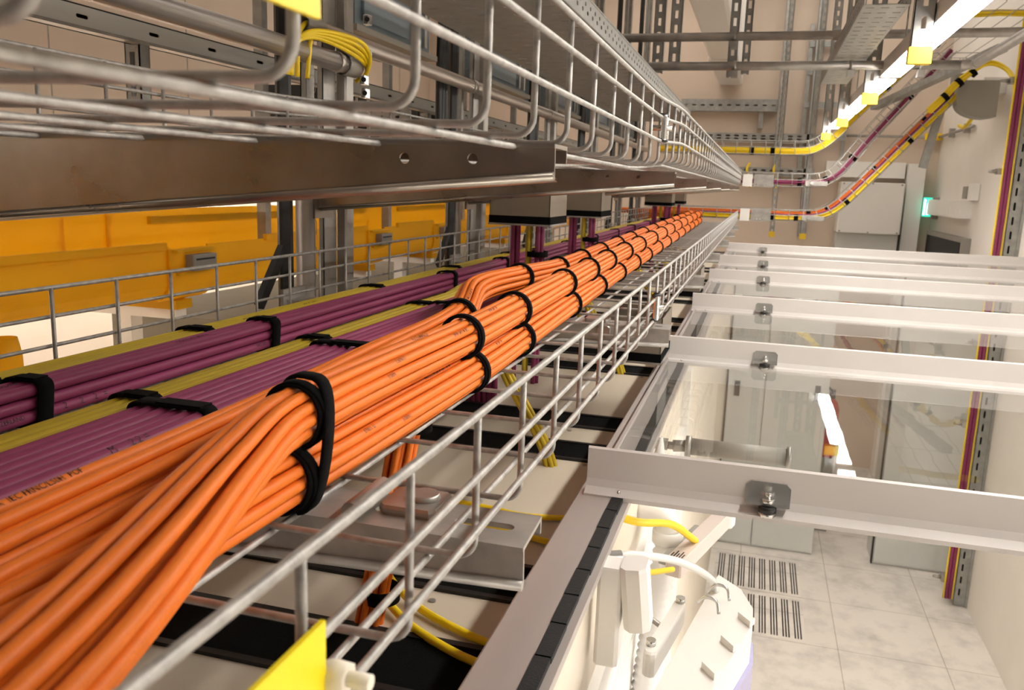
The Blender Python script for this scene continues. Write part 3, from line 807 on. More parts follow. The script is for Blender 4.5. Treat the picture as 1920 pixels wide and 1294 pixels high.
for k in range(len(BY) - 1):
    ya, yb = BY[k] + 0.012, BY[k + 1] - 0.018
    t = thing('clear_roof_panel', 'clear acrylic aisle roof panel in the ' + names[k], 'roof panel', (0.66, (ya + yb) / 2, -0.339), 'clear aisle roof panels')
    part('acrylic_sheet', MB().box(-0.150, 1.47, ya, yb, -0.3365, -0.3335), M['pane'], t)
    part('edge_rail', MB().box(-0.1545, -0.150, ya, yb, -0.339, -0.330), M['profile'], t)
    part('edge_rail', MB().box(1.47, 1.476, ya, yb, -0.339, -0.330), M['profile'], t)
t = thing('aisle_wall_rail', 'white support rail of the aisle roof along the right wall', 'rail', (1.485, 2.6, -0.40))
part('rail_body', MB().box(1.478, 1.5, 0.8, 5.1, -0.40, -0.30), M['beam'], t)
part('end_upstand', MB().box(1.40, 1.478, 4.99, 5.0, -0.343, -0.27), M['beam'], t)

# damper cylinder under the first pane and a curled tab
t = thing('damper_cylinder', 'grey damper cylinder lying below the first clear panel', 'cylinder', (0.0, 1.225, -0.40))
part('cylinder_body', MB().tube([(-0.068, 1.225, -0.372), (0.066, 1.225, -0.372)], 0.0125, 20), M['greyp'], t)
part('end_ring', MB().tube([(-0.076, 1.225, -0.372), (-0.068, 1.225, -0.372)], 0.0155, 20), M['galv'], t)
part('end_ring', MB().tube([(0.066, 1.225, -0.372), (0.072, 1.225, -0.372)], 0.0155, 20), M['galv'], t)
part('hose_fitting', MB().tube([(-0.104, 1.225, -0.374), (-0.094, 1.225, -0.374), (-0.094, 1.225, -0.374), (-0.076, 1.225, -0.372)], [0.006, 0.006, 0.009, 0.009], 12), M['galv'], t)
part('mounting_bracket', MB().box(-0.135, -0.102, 1.219, 1.233, -0.380, -0.366), M['galv'], t)

solo('curled_tab', MB().tube([(-0.108, 1.16, -0.40), (-0.108, 1.165, -0.37), (-0.106, 1.17, -0.345)], [0.012, 0.008, 0.001], 6), M['white'], 'white curled plastic tab beside the damper cylinder', 'tab')

# ------------------------------------------------------------------ fixtures in the open bay under the aisle roof
FX = -0.134      # face of the racks
struct_panel = thing('rack_front_door', 'white rack front with ribbed louvre panel inside the open bay', 'rack door', (-0.12, 1.0, -H + 0.05))
part('front_panel', MB().box(-0.134, -0.124, -0.2, 2.3, -H + 0.05, -0.362), M['cream'], struct_panel)
rib = MB()
z = -0.52
while z > -1.6:
    rib.prism([(-0.124, z), (-0.119, z - 0.004), (-0.119, z - 0.038), (-0.124, z - 0.042)], 'y', 0.62, 1.75); z -= 0.045
part('louvre_ribs', rib, M['white'], struct_panel)
fr = MB(); fr.box(-0.124, -0.108, 1.75, 1.79, -2.2, -0.37); fr.box(-0.124, -0.108, 0.585, 0.615, -2.2, -0.5); fr.box(-0.124, -0.114, 0.55, 1.8, -0.51, -0.49)
part('door_frame', fr, M['white'], struct_panel)

# white sensor box with rounded cover
t = thing('wall_sensor_box', 'glossy white sensor box with rounded cover on the rack front', 'sensor box', (-0.10, 0.745, -0.45))
part('back_box', MB().rbox((-0.1055, 0.745, -0.398), (0.0115, 0.014, 0.05), None, .3), M['white'], t)
part('cover', MB().rbox((-0.081, 0.745, -0.376), (0.0125, 0.018, 0.031), Matrix.Rotation(-0.12, 3, 'Y'), .5), M['white'], t)
t = thing('corrugated_hose', 'white ribbed hose hanging between the sensor box and the emergency light', 'hose', (-0.09, 1.1, -1.1))
_r = []; _p = []
for i in range(110):
    f = i / 109; _p.append((-0.083 - 0.018 * min(1, f * 3), 1.1, -0.47 - 0.65 * f)); _r.append(0.018 if i % 2 else 0.0138)
part('ribbed_tube', MB().tube(_p, _r, 16), M['white'], t)
part('collar', MB().tube([(-0.083, 1.1, -0.472), (-0.083, 1.1, -0.455)], 0.021, 18), M['white'], t)
part('wall_elbow', MB().tube(smooth_path([(-0.083, 1.1, -0.458), (-0.088, 1.1, -0.44), (-0.105, 1.1, -0.43), (-0.124, 1.1, -0.43)], 4), 0.0165, 14), M['white'], t)
# emergency light
t = thing('emergency_light', 'large white emergency light with violet lens hung over the floor grille', 'emergency light', (-0.02, 0.78, -0.56))
poly = [(-0.090, 0.60), (-0.055, 0.728), (-0.011, 0.985), (0.016, 0.955), (0.030, 0.912), (0.030, 0.875), (0.0, 0.76), (-0.035, 0.60)]
part('light_body', MB().prism(poly, 'z', -0.50, -0.455), M['white'], t)
poly2 = [(0.0 + dx, y_) for dx, y_ in ((-0.030, 0.60), (0.002, 0.757), (0.034, 0.872), (0.034, 0.915), (0.018, 0.96), (-0.004, 0.975), (-0.04, 0.75), (-0.08, 0.60))]
part('lens', MB().prism(poly2, 'z', -0.535, -0.50), M['lens'], t, 'violet tinted lens')
for i in range(4):
    f = i / 3; cx = 0.026 - 0.047 * f; cy = 0.875 - 0.17 * f
    part('body_fin', MB().prism([(cx - 0.012, cy + .010), (cx + 0.006, cy + .002), (cx + 0.001, cy - .008)], 'z', -0.455, -0.448), M['white'], t)
part('hinge_bracket', MB().rbox((-0.058, 0.83, -0.462), (0.006, 0.062, 0.014), Matrix.Rotation(-0.17, 3, 'Z'), .6), M['white'], t)
part('hinge_bolt', MB().tube([(-0.048, 0.885, -0.449), (-0.048, 0.885, -0.442)], 0.005, 10), M['chrome'], t)
part('hinge_bolt', MB().tube([(-0.068, 0.785, -0.449), (-0.068, 0.785, -0.442)], 0.005, 10), M['chrome'], t)
part('threaded_rod', MB().tube([(-0.125, 0.90, -0.455), (-0.062, 0.845, -0.46)], 0.003, 8), M['galv'], t)
part('spring_hook', MB().tube(smooth_path([(-0.02, 0.93, -0.453), (-0.012, 0.925, -0.44), (0.0, 0.92, -0.44), (0.004, 0.915, -0.452)], 4), 0.0018, 6).tube(smooth_path([(-0.03, 0.90, -0.453), (-0.022, 0.89, -0.44), (-0.01, 0.885, -0.44), (-0.006, 0.88, -0.452)], 4), 0.0018, 6), M['chrome'], t)
# slim ballast bar
R = Matrix.Rotation(math.radians(-15.5), 3, 'Z')
t = thing('ballast_bar', 'slim pinkish white ballast bar with vent slots under the beam', 'ballast', (-0.03, 1.10, -0.50))
part('bar_body', MB().rbox((-0.040, 1.100, -0.465), (0.0105, 0.100, 0.012), R, .2), M['ballast'], t)
b = MB()
for i in range(5):
    c = R @ Vector((-0.007 + 0.0035 * i, -0.085 + (0.004 if i % 2 else 0), 0.0122)) + Vector((-0.040, 1.100, -0.465)); d = R @ Vector((0, 0.006 + .003 * (i % 2), 0))
    b.bar(c - d, c + d, 0.0014, 0.0006)
part('vent_slot', b, M['black'], t)
part('end_cap', MB().rbox(Vector((-0.040, 1.100, -0.465)) + R @ Vector((0, 0.110, 0)), (0.0125, 0.012, 0.014), R, .3), M['white'], t)
part('mounting_bracket', MB().rbox(Vector((-0.040, 1.100, -0.475)) + R @ Vector((-0.022, 0.0, 0)), (0.009, 0.07, 0.004), R, .2), M['greyp'], t)
# short cables and hose in the open bay
loose([(-0.124, 0.885, -0.358), (-0.10, 0.905, -0.37), (-0.07, 0.985, -0.40), (-0.045, 1.07, -0.452)], 0.0047, 'short thick yellow cable from the rack front to the ballast bar', name='yellow_cable')
loose([(-0.124, 0.845, -0.405), (-0.10, 0.90, -0.43), (-0.065, 0.98, -0.455)], 0.0035, 'thin yellow cable running below the clear hose to the ballast bar', name='yellow_cable')
loose([(-0.124, 0.62, -0.43), (-0.10, 0.625, -0.435), (-0.065, 0.60, -0.45), (-0.03, 0.55, -0.47)], 0.0055, 'thick yellow cable leaving the white sensor box at the bottom', name='yellow_cable')
t = thing('clear_hose', 'translucent white hose with chrome fitting bending to the emergency light', 'hose', (-0.06, 0.85, -0.46))
part('hose_tube', MB().tube(smooth_path([(-0.115, 0.785, -0.362), (-0.09, 0.80, -0.362), (-0.05, 0.85, -0.385), (-0.02, 0.92, -0.43), (-0.012, 0.94, -0.455)], 8), 0.0042, 10), M['hose'], t)
part('chrome_fitting', MB().tube([(-0.124, 0.781, -0.362), (-0.117, 0.784, -0.362), (-0.117, 0.784, -0.362), (-0.104, 0.791, -0.362)], [0.013, 0.013, 0.0065, 0.0065], 14), M['chrome'], t)

# ------------------------------------------------------------------ floor grilles and end cabinets of the aisle
for k, (ya, yb) in enumerate(((4.88, 5.43), (5.47, 6.02))):
    t = thing('floor_grille', ('near' if k == 0 else 'far') + ' perforated floor tile with rows of slots', 'floor grille', (0.19, (ya + yb) / 2, -H), 'perforated floor tiles')
    part('tile_plate', MB().box(-0.095, 0.475, ya, yb, -H, -H + 0.004), M['floor'], t)
    s = MB()
    for gx in range(8):
        for q in range(3):
            x = -0.07 + gx * 0.069 + q * 0.0165
            s.box(x, x + 0.008, ya + 0.03, yb - 0.03, -H + 0.004, -H + 0.0052)
    part('slots', s, M['black'], t)
def cabinet(x0, x1, label, handles, seam=None):
    t = thing('aisle_cabinet', label, 'cabinet', ((x0 + x1) / 2, 6.4, -H))
    part('cabinet_body', MB().box(x0, x1, 6.21, 6.5, -H, -0.50), M['cab'], t)
    xs = [x0] + ([seam] if seam else []) + [x1]
    for i in range(len(xs) - 1):
        d = part('door', MB().box(xs[i] + .006, xs[i + 1] - .006, 6.19, 6.21, -H + .02, -0.52), M['cab'], t)
        for hx, hz in handles:
            if xs[i] < hx < xs[i + 1]: part('handle', MB().rbox((hx, 6.183, hz), (0.018, 0.008, 0.055), None, .3), M['black'], d)
    part('edge_seal', MB().box(x0 - .008, x0, 6.2, 6.24, -H, -0.5), M['black'], t)
cabinet(-0.12, 0.575, 'pale grey double-door cabinet at the left end of the aisle', [(0.50, -1.385), (-0.05, -1.40)], 0.14)
cabinet(0.985, 1.49, 'pale grey cabinet at the right end of the aisle by the wall', [])
t = thing('fire_extinguisher', 'red fire extinguisher standing in the gap between the aisle cabinets', 'fire extinguisher', (0.655, 6.75, -H + .6))
part('bottle', MB().tube([(0.655, 6.75, -2.0), (0.655, 6.75, -1.99), (0.655, 6.75, -1.62), (0.655, 6.75, -1.57), (0.655, 6.75, -1.54)], [0.05, 0.06, 0.06, 0.045, 0.018], 18), M['red'], t)
part('valve', MB().box(0.635, 0.675, 6.735, 6.765, -1.54, -1.47), M['black'], t)
part('hose', MB().tube(smooth_path([(0.66, 6.73, -1.5), (0.6, 6.70, -1.44), (0.585, 6.70, -1.6), (0.59, 6.70, -1.85)], 5), 0.009, 8), M['black'], t)
part('stand', MB().box(0.60, 0.71, 6.70, 6.80, -H, -2.0), M['greyp'], t)

# ------------------------------------------------------------------ slotted struts
def strut(x, y, z0, z1, label, group=None, w_=0.05, d=0.03, pitch=0.055, cap=False, thin=0.0025, face=-1, slot_w=0.012, slot_l=0.03, m='strut', name='slotted_strut'):
    t = thing(name, label, 'strut', (x, y, z0), group)
    b = MB(); ya = y; yb = y + d
    b.box(x - w_ / 2, x - slot_w / 2, ya, ya + thin, z0, z1); b.box(x + slot_w / 2, x + w_ / 2, ya, ya + thin, z0, z1)
    z = z0
    while z < z1:
        zz = min(z + pitch - slot_l, z1); b.box(x - slot_w / 2, x + slot_w / 2, ya, ya + thin, z, zz); z += pitch
    b.box(x - w_ / 2, x - w_ / 2 + thin, ya, yb, z0, z1); b.box(x + w_ / 2 - thin, x + w_ / 2, ya, yb, z0, z1)
    b.box(x - w_ / 2, x - w_ / 2 + .009, yb - thin, yb, z0, z1); b.box(x + w_ / 2 - .009, x + w_ / 2, yb - thin, yb, z0, z1)
    part('channel', b, M[m], t)
    if cap:
        c = 0.003
        part('end_cap', MB().box(x - w_ / 2 - c, x + w_ / 2 + c, ya - c, yb + c, z0 - .006, z0 + 0.036), M['capy'], t, 'yellow plastic end cap')
    return t
for k, (y, lb) in enumerate(((2.48, 'foremost'), (3.55, 'second'), (4.72, 'third'), (5.85, 'farthest'))):
    strut(0.362, y, 0.345, ZC, '%s hanging slotted strut with yellow cap beside the aisle lamps' % lb, 'capped struts by the lamps', cap=True)
strut(0.100, 6.78, -0.33, ZC, 'long slotted strut with yellow cap behind the far trays, left of two', 'far capped struts', cap=True, w_=0.036)
strut(0.325, 6.78, -0.335, ZC, 'long slotted strut with yellow cap behind the far trays, right of two', 'far capped struts', cap=True, w_=0.042)
strut(-0.155, 3.56, 0.44, ZC, 'slotted strut carrying the left ends of the two cross pipes, front one', None, w_=0.035)
strut(-0.105, 3.62, 0.46, ZC, 'slotted strut carrying the two cross pipes, rear one', None, w_=0.03)
strut(-0.385, 3.60, 0.48, ZC, 'slotted strut left of the white ceiling duct, front', None, w_=0.045)
strut(-0.47, 3.75, 0.48, ZC, 'slotted strut left of the white ceiling duct, rear', None, w_=0.045)

# cross pipes with clamps, and the pipe along the wall
t = thing('cross_pipe', 'upper galvanized cross pipe reaching the right wall', 'pipe', (0.2, 3.5, 0.565), 'galvanized cross pipes')
part('pipe_tube', MB().tube([(-0.62, 3.5, 0.58), (1.49, 3.5, 0.585)], 0.0165, 16), M['galv'], t)
part('wall_flange', MB().tube([(1.48, 3.5, 0.585), (1.50, 3.5, 0.585)], 0.03, 16), M['galv'], t)
part('pipe_coupling', MB().tube([(0.205, 3.5, 0.582), (0.255, 3.5, 0.582)], 0.020, 16).tube([(0.23, 3.5, 0.548), (0.23, 3.49, 0.54)], 0.018, 14), M['galv'], t)
for xx in (-0.15, 0.32, 0.56): part('pipe_clamp', MB().tube([(xx - .006, 3.5, 0.582), (xx + .006, 3.5, 0.582)], 0.0195, 16).box(xx - .012, xx + .012, 3.48, 3.52, 0.535, 0.562), M['galv'], t)
t = thing('cross_pipe', 'lower galvanized cross pipe below the first one', 'pipe', (0.2, 3.5, 0.455), 'galvanized cross pipes')
part('pipe_tube', MB().tube([(-0.62, 3.5, 0.472), (0.65, 3.5, 0.474)], 0.0165, 16), M['galv'], t)
part('elbow', MB().tube(smooth_path([(0.65, 3.5, 0.474), (0.68, 3.495, 0.474), (0.693, 3.48, 0.474), (0.693, 3.44, 0.474)], 5), 0.0175, 14), M['galv'], t)
for xx in (-0.14, 0.28, 0.52): part('pipe_clamp', MB().tube([(xx - .006, 3.5, 0.473), (xx + .006, 3.5, 0.473)], 0.0195, 16).box(xx - .012, xx + .012, 3.48, 3.52, 0.43, 0.455), M['galv'], t)
solo('along_pipe', MB().tube([(0.693, 3.45, 0.474), (0.693, -1.5, 0.474)], 0.0165, 14), M['galv'], 'galvanized pipe coming forward from the elbow of the lower cross pipe', 'pipe')

# ------------------------------------------------------------------ perforated trays above
def perforated_tray(x0, x1, y0, y1, z0, h, label, pitch=0.05):
    t = thing('perforated_cable_tray', label, 'cable tray', ((x0 + x1) / 2, (y0 + y1) / 2, z0))
    hs = []; y = y0 + .03; i = 0
    while y < y1 - .03:
        hs.append(slot(y, z0 + h * .36, 0.016, 0.008, 3)); hs.append(slot(y + pitch / 2, z0 + h * .66, 0.012, 0.008, 3)); y += pitch
    for xx, nm in ((x1, 'side_flange'), (x0, 'side_flange')):
        part(nm, MB().plate([(y0, z0), (y1, z0), (y1, z0 + h), (y0, z0 + h)], hs, 'x', xx - .001, xx + .001), M['strut'], t)
    hs = []; y = y0 + .04
    nx = max(3, int((x1 - x0) / 0.07))
    while y < y1 - .04:
        for k in range(nx):
            hs.append(slot(x0 + (k + .5) * (x1 - x0) / nx, y, 0.024, 0.008, 3))
        y += pitch * 1.4
    part('tray_floor', MB().plate([(x0, y0), (x1, y0), (x1, y1), (x0, y1)], hs, 'z', z0 - .001, z0 + .001), M['strut'], t)
    part('flange_lip', MB().tube([(x1, y0, z0 + h), (x1, y1, z0 + h)], 0.003, 8).tube([(x0, y0, z0 + h), (x0, y1, z0 + h)], 0.003, 8), M['strut'], t)
    return t
perforated_tray(-0.66, -0.36, 0.9, 4.25, 0.318, 0.044, 'perforated sheet tray above the upper wire tray')
perforated_tray(0.22, 0.335, 2.55, 4.3, 0.50, 0.05, 'perforated sheet tray high beside the capped struts')

# ------------------------------------------------------------------ far cross trays with their cables
def far_tray(pts, y0, y1, hh, label):
    """wire tray following pts (x, z) with width in y"""
    t = thing('wire_mesh_cable_tray', label, 'cable tray', (pts[0][0], (y0 + y1) / 2, min(p[1] for p in pts)))
    P = [Vector((p[0], 0, p[1])) for p in pts]
    path = smooth_path(P, 6)
    nrm = []
    for i in range(len(path)):
        d = (path[min(i + 1, len(path) - 1)] - path[max(i - 1, 0)]).normalized(); nrm.append(Vector((-d.z, 0, d.x)))
    for yy in (y0, y1):
        for q in (hh, hh * .5):
            part('side_wire', MB().tube([p + n * q + Vector((0, yy, 0)) for p, n in zip(path, nrm)], 0.0026, 6), M['zinc'], t)
    for k in range(4):
        yy = y0 + (y1 - y0) * (k + .3) / 3.6
        part('floor_wire', MB().tube([p + Vector((0, yy, 0)) for p in path], 0.0026, 6), M['zinc'], t)
    # cross wires every ~0.1 m
    s = 0.05; acc = 0
    for i in range(1, len(path)):
        L = (path[i] - path[i - 1]).length
        while acc + L > s:
            f = (s - acc) / L; p = path[i - 1].lerp(path[i], f); n = nrm[i]
            part('cross_wire', MB().tube([p + n * hh + Vector((0, y0, 0)), p + Vector((0, y0, 0)), p + Vector((0, y1, 0)), p + n * hh + Vector((0, y1, 0))], 0.0026, 6), M['zinc'], t)
            s += 0.1
        acc += L
    return t, path, nrm
def far_cables(path, nrm, yc, zo, n, d, m, name, label, group, i0=0, i1=None):
    pp = path[i0:i1]; nn = nrm[i0:i1]
    for (ox, oz) in hexpack(n, d):
        solo(name, MB().tube([p + q * (zo + oz) + Vector((0, yc + ox, 0)) for p, q in zip(pp, nn)], d / 2, 7), m, label, 'cable', group)
def far_straps(path, nrm, yc, zo, R, ids, label, group):
    for k, i in enumerate(ids):
        p, q = path[i], nrm[i]; c = p + q * zo + Vector((0, yc, 0))
        d = (path[i + 1] - path[i]).normalized()
        lp = [c + Vector((0, 1, 0)) * R * math.cos(2 * math.pi * j / 20) + q * R * math.sin(2 * math.pi * j / 20) for j in range(20)]
        solo('cable_strap', MB().band(lp, d, 0.03, 0.003), M['velcro'], '%s, %s from the left' % (label, ['first', 'second', 'third', 'fourth', 'fifth'][k]), 'cable strap', group)
lowp = [(-0.75, -0.195), (-0.3, -0.195), (0.0, -0.195), (0.25, -0.194), (0.42, -0.175), (0.56, -0.09), (0.75, 0.12), (0.95, 0.36), (1.12, 0.56), (1.25, 0.72)]
t1, p1, n1 = far_tray(lowp, 6.36, 6.66, 0.075, 'lowest far cross tray rising to the wall with orange, purple and yellow cables')
far_cables(p1, n1, 6.395, 0.022, 9, 0.011, M['fiber'], 'yellow_data_cable', 'yellow data cable in the lowest far cross tray, front row', 'yellow cables of the lowest far tray')
far_cables(p1, n1, 6.47, 0.03, 7, 0.012, M['purple'], 'purple_data_cable', 'purple data cable in the lowest far cross tray, middle row', 'purple cables of the lowest far tray')
far_cables(p1, n1, 6.56, 0.035, 12, 0.012, M['orange'], 'orange_data_cable', 'orange data cable in the lowest far cross tray, rear row', 'orange cables of the lowest far tray')
far_straps(p1, n1, 6.395, 0.022, 0.022, [14, 18, 31, 42], 'black strap on the yellow row of the lowest far tray', 'straps on the lowest far tray, yellow row')
far_straps(p1, n1, 6.56, 0.035, 0.027, [21, 27, 37, 46], 'black strap on the orange row of the lowest far tray', 'straps on the lowest far tray, orange row')
midp = [(-0.75, 0.045), (-0.2, 0.045), (0.1, 0.045), (0.28, 0.046), (0.42, 0.06), (0.54, 0.14), (0.70, 0.36), (0.90, 0.62), (1.04, 0.80), (1.15, 0.95)]
t2, p2, n2 = far_tray(midp, 6.36, 6.62, 0.09, 'middle far cross tray rising to the wall with purple cables')
far_cables(p2, n2, 6.45, 0.03, 10, 0.012, M['purple'], 'purple_data_cable', 'purple data cable in the middle far cross tray', 'purple cables of the middle far tray')
far_straps(p2, n2, 6.45, 0.03, 0.026, [17, 25, 33, 43], 'black strap on the purple cables of the middle far tray', 'straps on the middle far tray')
topp = [(-0.75, 0.265), (-0.2, 0.265), (0.05, 0.265), (0.22, 0.266), (0.34, 0.285), (0.46, 0.37), (0.62, 0.55), (0.80, 0.74), (0.95, 0.90), (1.05, 1.0)]
t3, p3, n3 = far_tray(topp, 6.36, 6.62, 0.09, 'topmost far cross tray rising to the wall with yellow cables')
far_cables(p3, n3, 6.43, 0.024, 14, 0.011, M['fiber'], 'yellow_data_cable', 'yellow data cable in the topmost far cross tray', 'yellow cables of the topmost far tray')
far_straps(p3, n3, 6.43, 0.024, 0.027, [8, 12, 41], 'black strap on the yellow cables of the topmost far tray', 'straps on the topmost far tray')
# joint plates and white end covers where the trays meet
for z, nm in ((-0.17, 'lowest'), (0.07, 'middle')):
    t = thing('tray_joint_cover', 'white and steel joint cover at the left of the %s far cross tray' % nm, 'joint cover', (-0.05, 6.33, z - .05))
    part('white_cover', MB().box(-0.135, -0.07, 6.30, 6.345, z - 0.035, z + 0.05), M['white'], t)
    part('steel_plate', MB().box(-0.06, 0.075, 6.325, 6.345, z - 0.035, z + 0.05), M['galv'], t)
    b = MB()
    for i in range(5): b.tube([(-0.04 + .022 * i, 6.325, z - .02), (-0.04 + .022 * i, 6.318, z - .02)], 0.005, 8)
    part('bolt', b, M['chrome'], t)
    t = thing('tray_bend_clamp', 'bright bend clamp at the knee of the %s far cross tray' % nm, 'clamp', (0.42, 6.34, z - .04))
    part('clamp_plate', MB().rbox((0.36, 6.345, z + 0.0), (0.075, 0.006, 0.016), None, .5), M['galv'], t)
    part('bolt', MB().tube([(0.33, 6.34, z), (0.33, 6.325, z)], 0.012, 6), M['chrome'], t)

# ------------------------------------------------------------------ back wall items
def rail(x0, x1, z0, z1, y, label, two=False):
    t = thing('slotted_wall_rail', label, 'wall rail', ((x0 + x1) / 2, y, z0))
    hs = []; x = x0 + .04
    while x < x1 - .03:
        if two: hs.append(slot(x, z0 + (z1 - z0) * .3, .045, .016, 3)); hs.append(slot(x, z0 + (z1 - z0) * .7, .045, .016, 3))
        else: hs.append(slot(x, (z0 + z1) / 2, .04, .014, 3))
        x += 0.08
    part('rail_face', MB().plate([(x0, z0), (x1, z0), (x1, z1), (x0, z1)], hs, 'y', y, y + .004), M['strut'], t)
    part('rail_flange', MB().box(x0, x1, y, YB, z0 - .004, z0).box(x0, x1, y, YB, z1, z1 + .004), M['strut'], t)
    return t
rail(-0.80, 0.075, 0.735, 0.835, 8.4, 'slotted channel on the back wall below the white ceiling duct')
rail(-0.95, 0.40, 0.465, 0.53, 8.4, 'double slotted channel on the back wall behind the top far tray', True)
rail(-0.6, 0.45, 0.15, 0.22, 8.4, 'double slotted channel on the back wall below the top far tray', True)
solo('rail_bracket', MB().box(-0.085, -0.045, 8.42, 8.5, 0.58, 0.735), M['strut'], 'short steel bracket under the slotted channel on the back wall', 'bracket')
strut(0.10, 8.38, 0.1, ZC, 'tall slotted strut flat against the back wall, left one', None, w_=0.05)
strut(0.38, 8.40, -0.4, ZC, 'tall slotted strut flat against the back wall, right one', None, w_=0.05)
t = thing('wall_conduit_ladder', 'dark steel ladder frame on the back wall behind the struts', 'ladder frame', (0.48, 8.45, 0.4))
b = MB().box(0.30, 0.335, 8.43, 8.47, 0.2, 1.5).box(0.66, 0.69, 8.43, 8.47, 0.2, 1.5)
part('upright', b, M['strut'], t)
for z in (0.48, 0.77, 1.06, 1.3): part('rung', MB().box(0.31, 0.69, 8.42, 8.44, z, z + 0.05), M['strut'], t)
for k, x in enumerate((-0.13, 0.11)):
    loose([(x, 8.39, 0.26), (x - .02, 8.36, 0.2), (x + .01, 8.35, 0.12), (x + .02, 8.39, 0.04)], 0.012, 'short yellow cable loop on the back wall rail, %s one' % ('left' if k == 0 else 'right'), name='yellow_cable')
solo('wall_socket', MB().rbox((-0.42, 8.46, 0.16), (0.09, 0.03, 0.05), None, .2), M['white'], 'white wall socket box on the back wall below the top far tray', 'socket box')
t = thing('ceiling_duct', 'stepped white duct hanging under the ceiling towards the back wall', 'duct', (-0.37, 6.5, 0.95))
b = MB()
for i, (ya, yb, zz, x0, x1) in enumerate(((3.9, 5.9, 1.0, -0.47, -0.262), (5.9, 6.9, 0.985, -0.475, -0.258), (6.9, 8.45, 0.97, -0.48, -0.255))):
    part('duct_section', MB().prism([(x0, zz + .02), (x0 + .02, zz), (x1 - .02, zz), (x1, zz + .02), (x1, ZC), (x0, ZC)], 'y', ya, yb), M['white'], t)
t = thing('wall_air_unit', 'large white air conditioning unit on the back wall', 'air unit', (0.95, 8.35, -0.35))
part('unit_cover', MB().rbox((0.94, 8.34, -0.11), (0.265, 0.14, 0.225), None, .06), M['white'], t)
part('outlet_louvre', MB().box(0.68, 1.20, 8.26, 8.48, -0.60, -0.338), M['cab'], t)
s = MB()
for (xx, zz) in ((0.70, .10), (1.18, .10), (0.70, -.32), (1.18, -.32), (.94, .105), (.94, -.325)): s.tube([(xx, 8.202, zz), (xx, 8.196, zz)], 0.008, 8)
part('screw_head', s, M['galv'], t)
solo('wall_trunking', MB().box(0.55, 1.22, 8.40, 8.5, 0.16, 0.30), M['white'], 'white horizontal trunking above the air unit', 'trunking')
solo('wall_column_trunking', MB().box(1.235, 1.375, 8.32, 8.5, -H, 0.29), M['white'], 'white vertical trunking between the air unit and exit sign', 'trunking')
t = thing('exit_sign', 'lit green and white exit sign sticking out beside the trunking', 'exit sign', (1.43, 8.25, -0.17))
part('sign_face', MB().box(1.378, 1.445, 8.27, 8.285, -0.165, 0.0), M['exitglow'], t)
part('pictogram', MB().prism([(1.405, -0.15), (1.425, -0.15), (1.43, -0.09), (1.442, -0.04), (1.42, -0.02), (1.41, -0.06)], 'y', 8.268, 8.27).prism([(1.381, -0.15), (1.395, -0.155), (1.40, -0.02), (1.383, -0.01)], 'y', 8.268, 8.27), M['exitwhite'], t)
part('sign_housing', MB().rbox((1.472, 8.28, -0.09), (0.027, 0.05, 0.095), None, .2), M['greyp'], t)
t = thing('wall_monitor', 'dark screen on the right wall beyond the aisle roof', 'screen', (1.47, 7.62, -0.9))
part('screen_frame', MB().box(1.44, 1.5, 6.9, 8.3, -0.95, -0.285), M['greyp'], t)
part('screen', MB().box(1.436, 1.44, 6.95, 8.26, -0.90, -0.32), M['screen'], t)
t = thing('wall_control_box', 'white control box on the right wall above the dark screen', 'control box', (1.45, 7.6, -0.15))
part('box_body', MB().box(1.41, 1.5, 7.0, 8.25, -0.145, -0.015), M['white'], t)
part('box_lid', MB().box(1.405, 1.41, 7.3, 8.2, -0.135, -0.03), M['white'], t)
solo('wall_junction_box', MB().rbox((1.47, 6.88, 0.05), (0.03, 0.05, 0.06), None, .2), M['white'], 'small junction box on the right wall beside the control box', 'junction box')
solo('door_closer', MB().box(1.44, 1.5, 6.98, 7.1, 0.0, 0.09), M['galv'], 'small steel actuator on top of the control box', 'actuator')

# wall conduits in the corner with the yellow junction
t = thing('corner_conduit', 'thin grey conduit round the back corner with yellow joint', 'conduit', (1.2, 8.4, 0.5))
part('conduit_tube', MB().tube([(0.7, 8.45, 0.53), (1.44, 8.45, 0.525), (1.47, 8.40, 0.53), (1.48, 7.2, 0.535)], 0.012, 8), M['galv'], t)
part('yellow_joint', MB().rbox((1.42, 8.44, 0.53), (0.07, 0.03, 0.03), None, .4), M['capy'], t)
for yy in (7.95, 7.4): part('conduit_clip', MB().box(1.455, 1.5, yy, yy + .03, .5, .57), M['galv'], t)

# ------------------------------------------------------------------ vertical cable tray on the right wall
WY = 5.70
t = thing('wall_cable_riser', 'vertical grey slotted riser with purple and yellow cables on the right wall', 'cable riser', (1.46, WY, -H + 0.01))
hs = []
z = -H + .1
while z < 1.6: hs.append(slot(1.445, z, .012, .05, 3)); z += 0.085
part('riser_channel', MB().plate([(1.418, -H + .01), (1.499, -H + .01), (1.499, 1.75), (1.418, 1.75)], hs, 'y', WY, WY + .003).box(1.418, 1.421, WY, WY + .06, -H + .01, 1.75).box(1.485, 1.499, WY - .012, WY + .08, -H + .01, 1.75), M['strut'], t)
part('slot_shade_sheet', MB().box(1.42, 1.485, WY + .03, WY + .034, -H + .01, 1.75), M['black'], t)  # black sheet added so the slots look shaded
for i in range(9):
    z = -2.45 + i * 0.52
    c_ = part('cable_clamp', MB().box(1.335, 1.43, WY + .004, WY + .09, z, z + .035), M['galv'], t)
    part('clamp_bolt', MB().tube([(1.29, WY + .045, z + .017), (1.335, WY + .045, z + .017)], [0.008, 0.014], 8), M['galv'], c_)
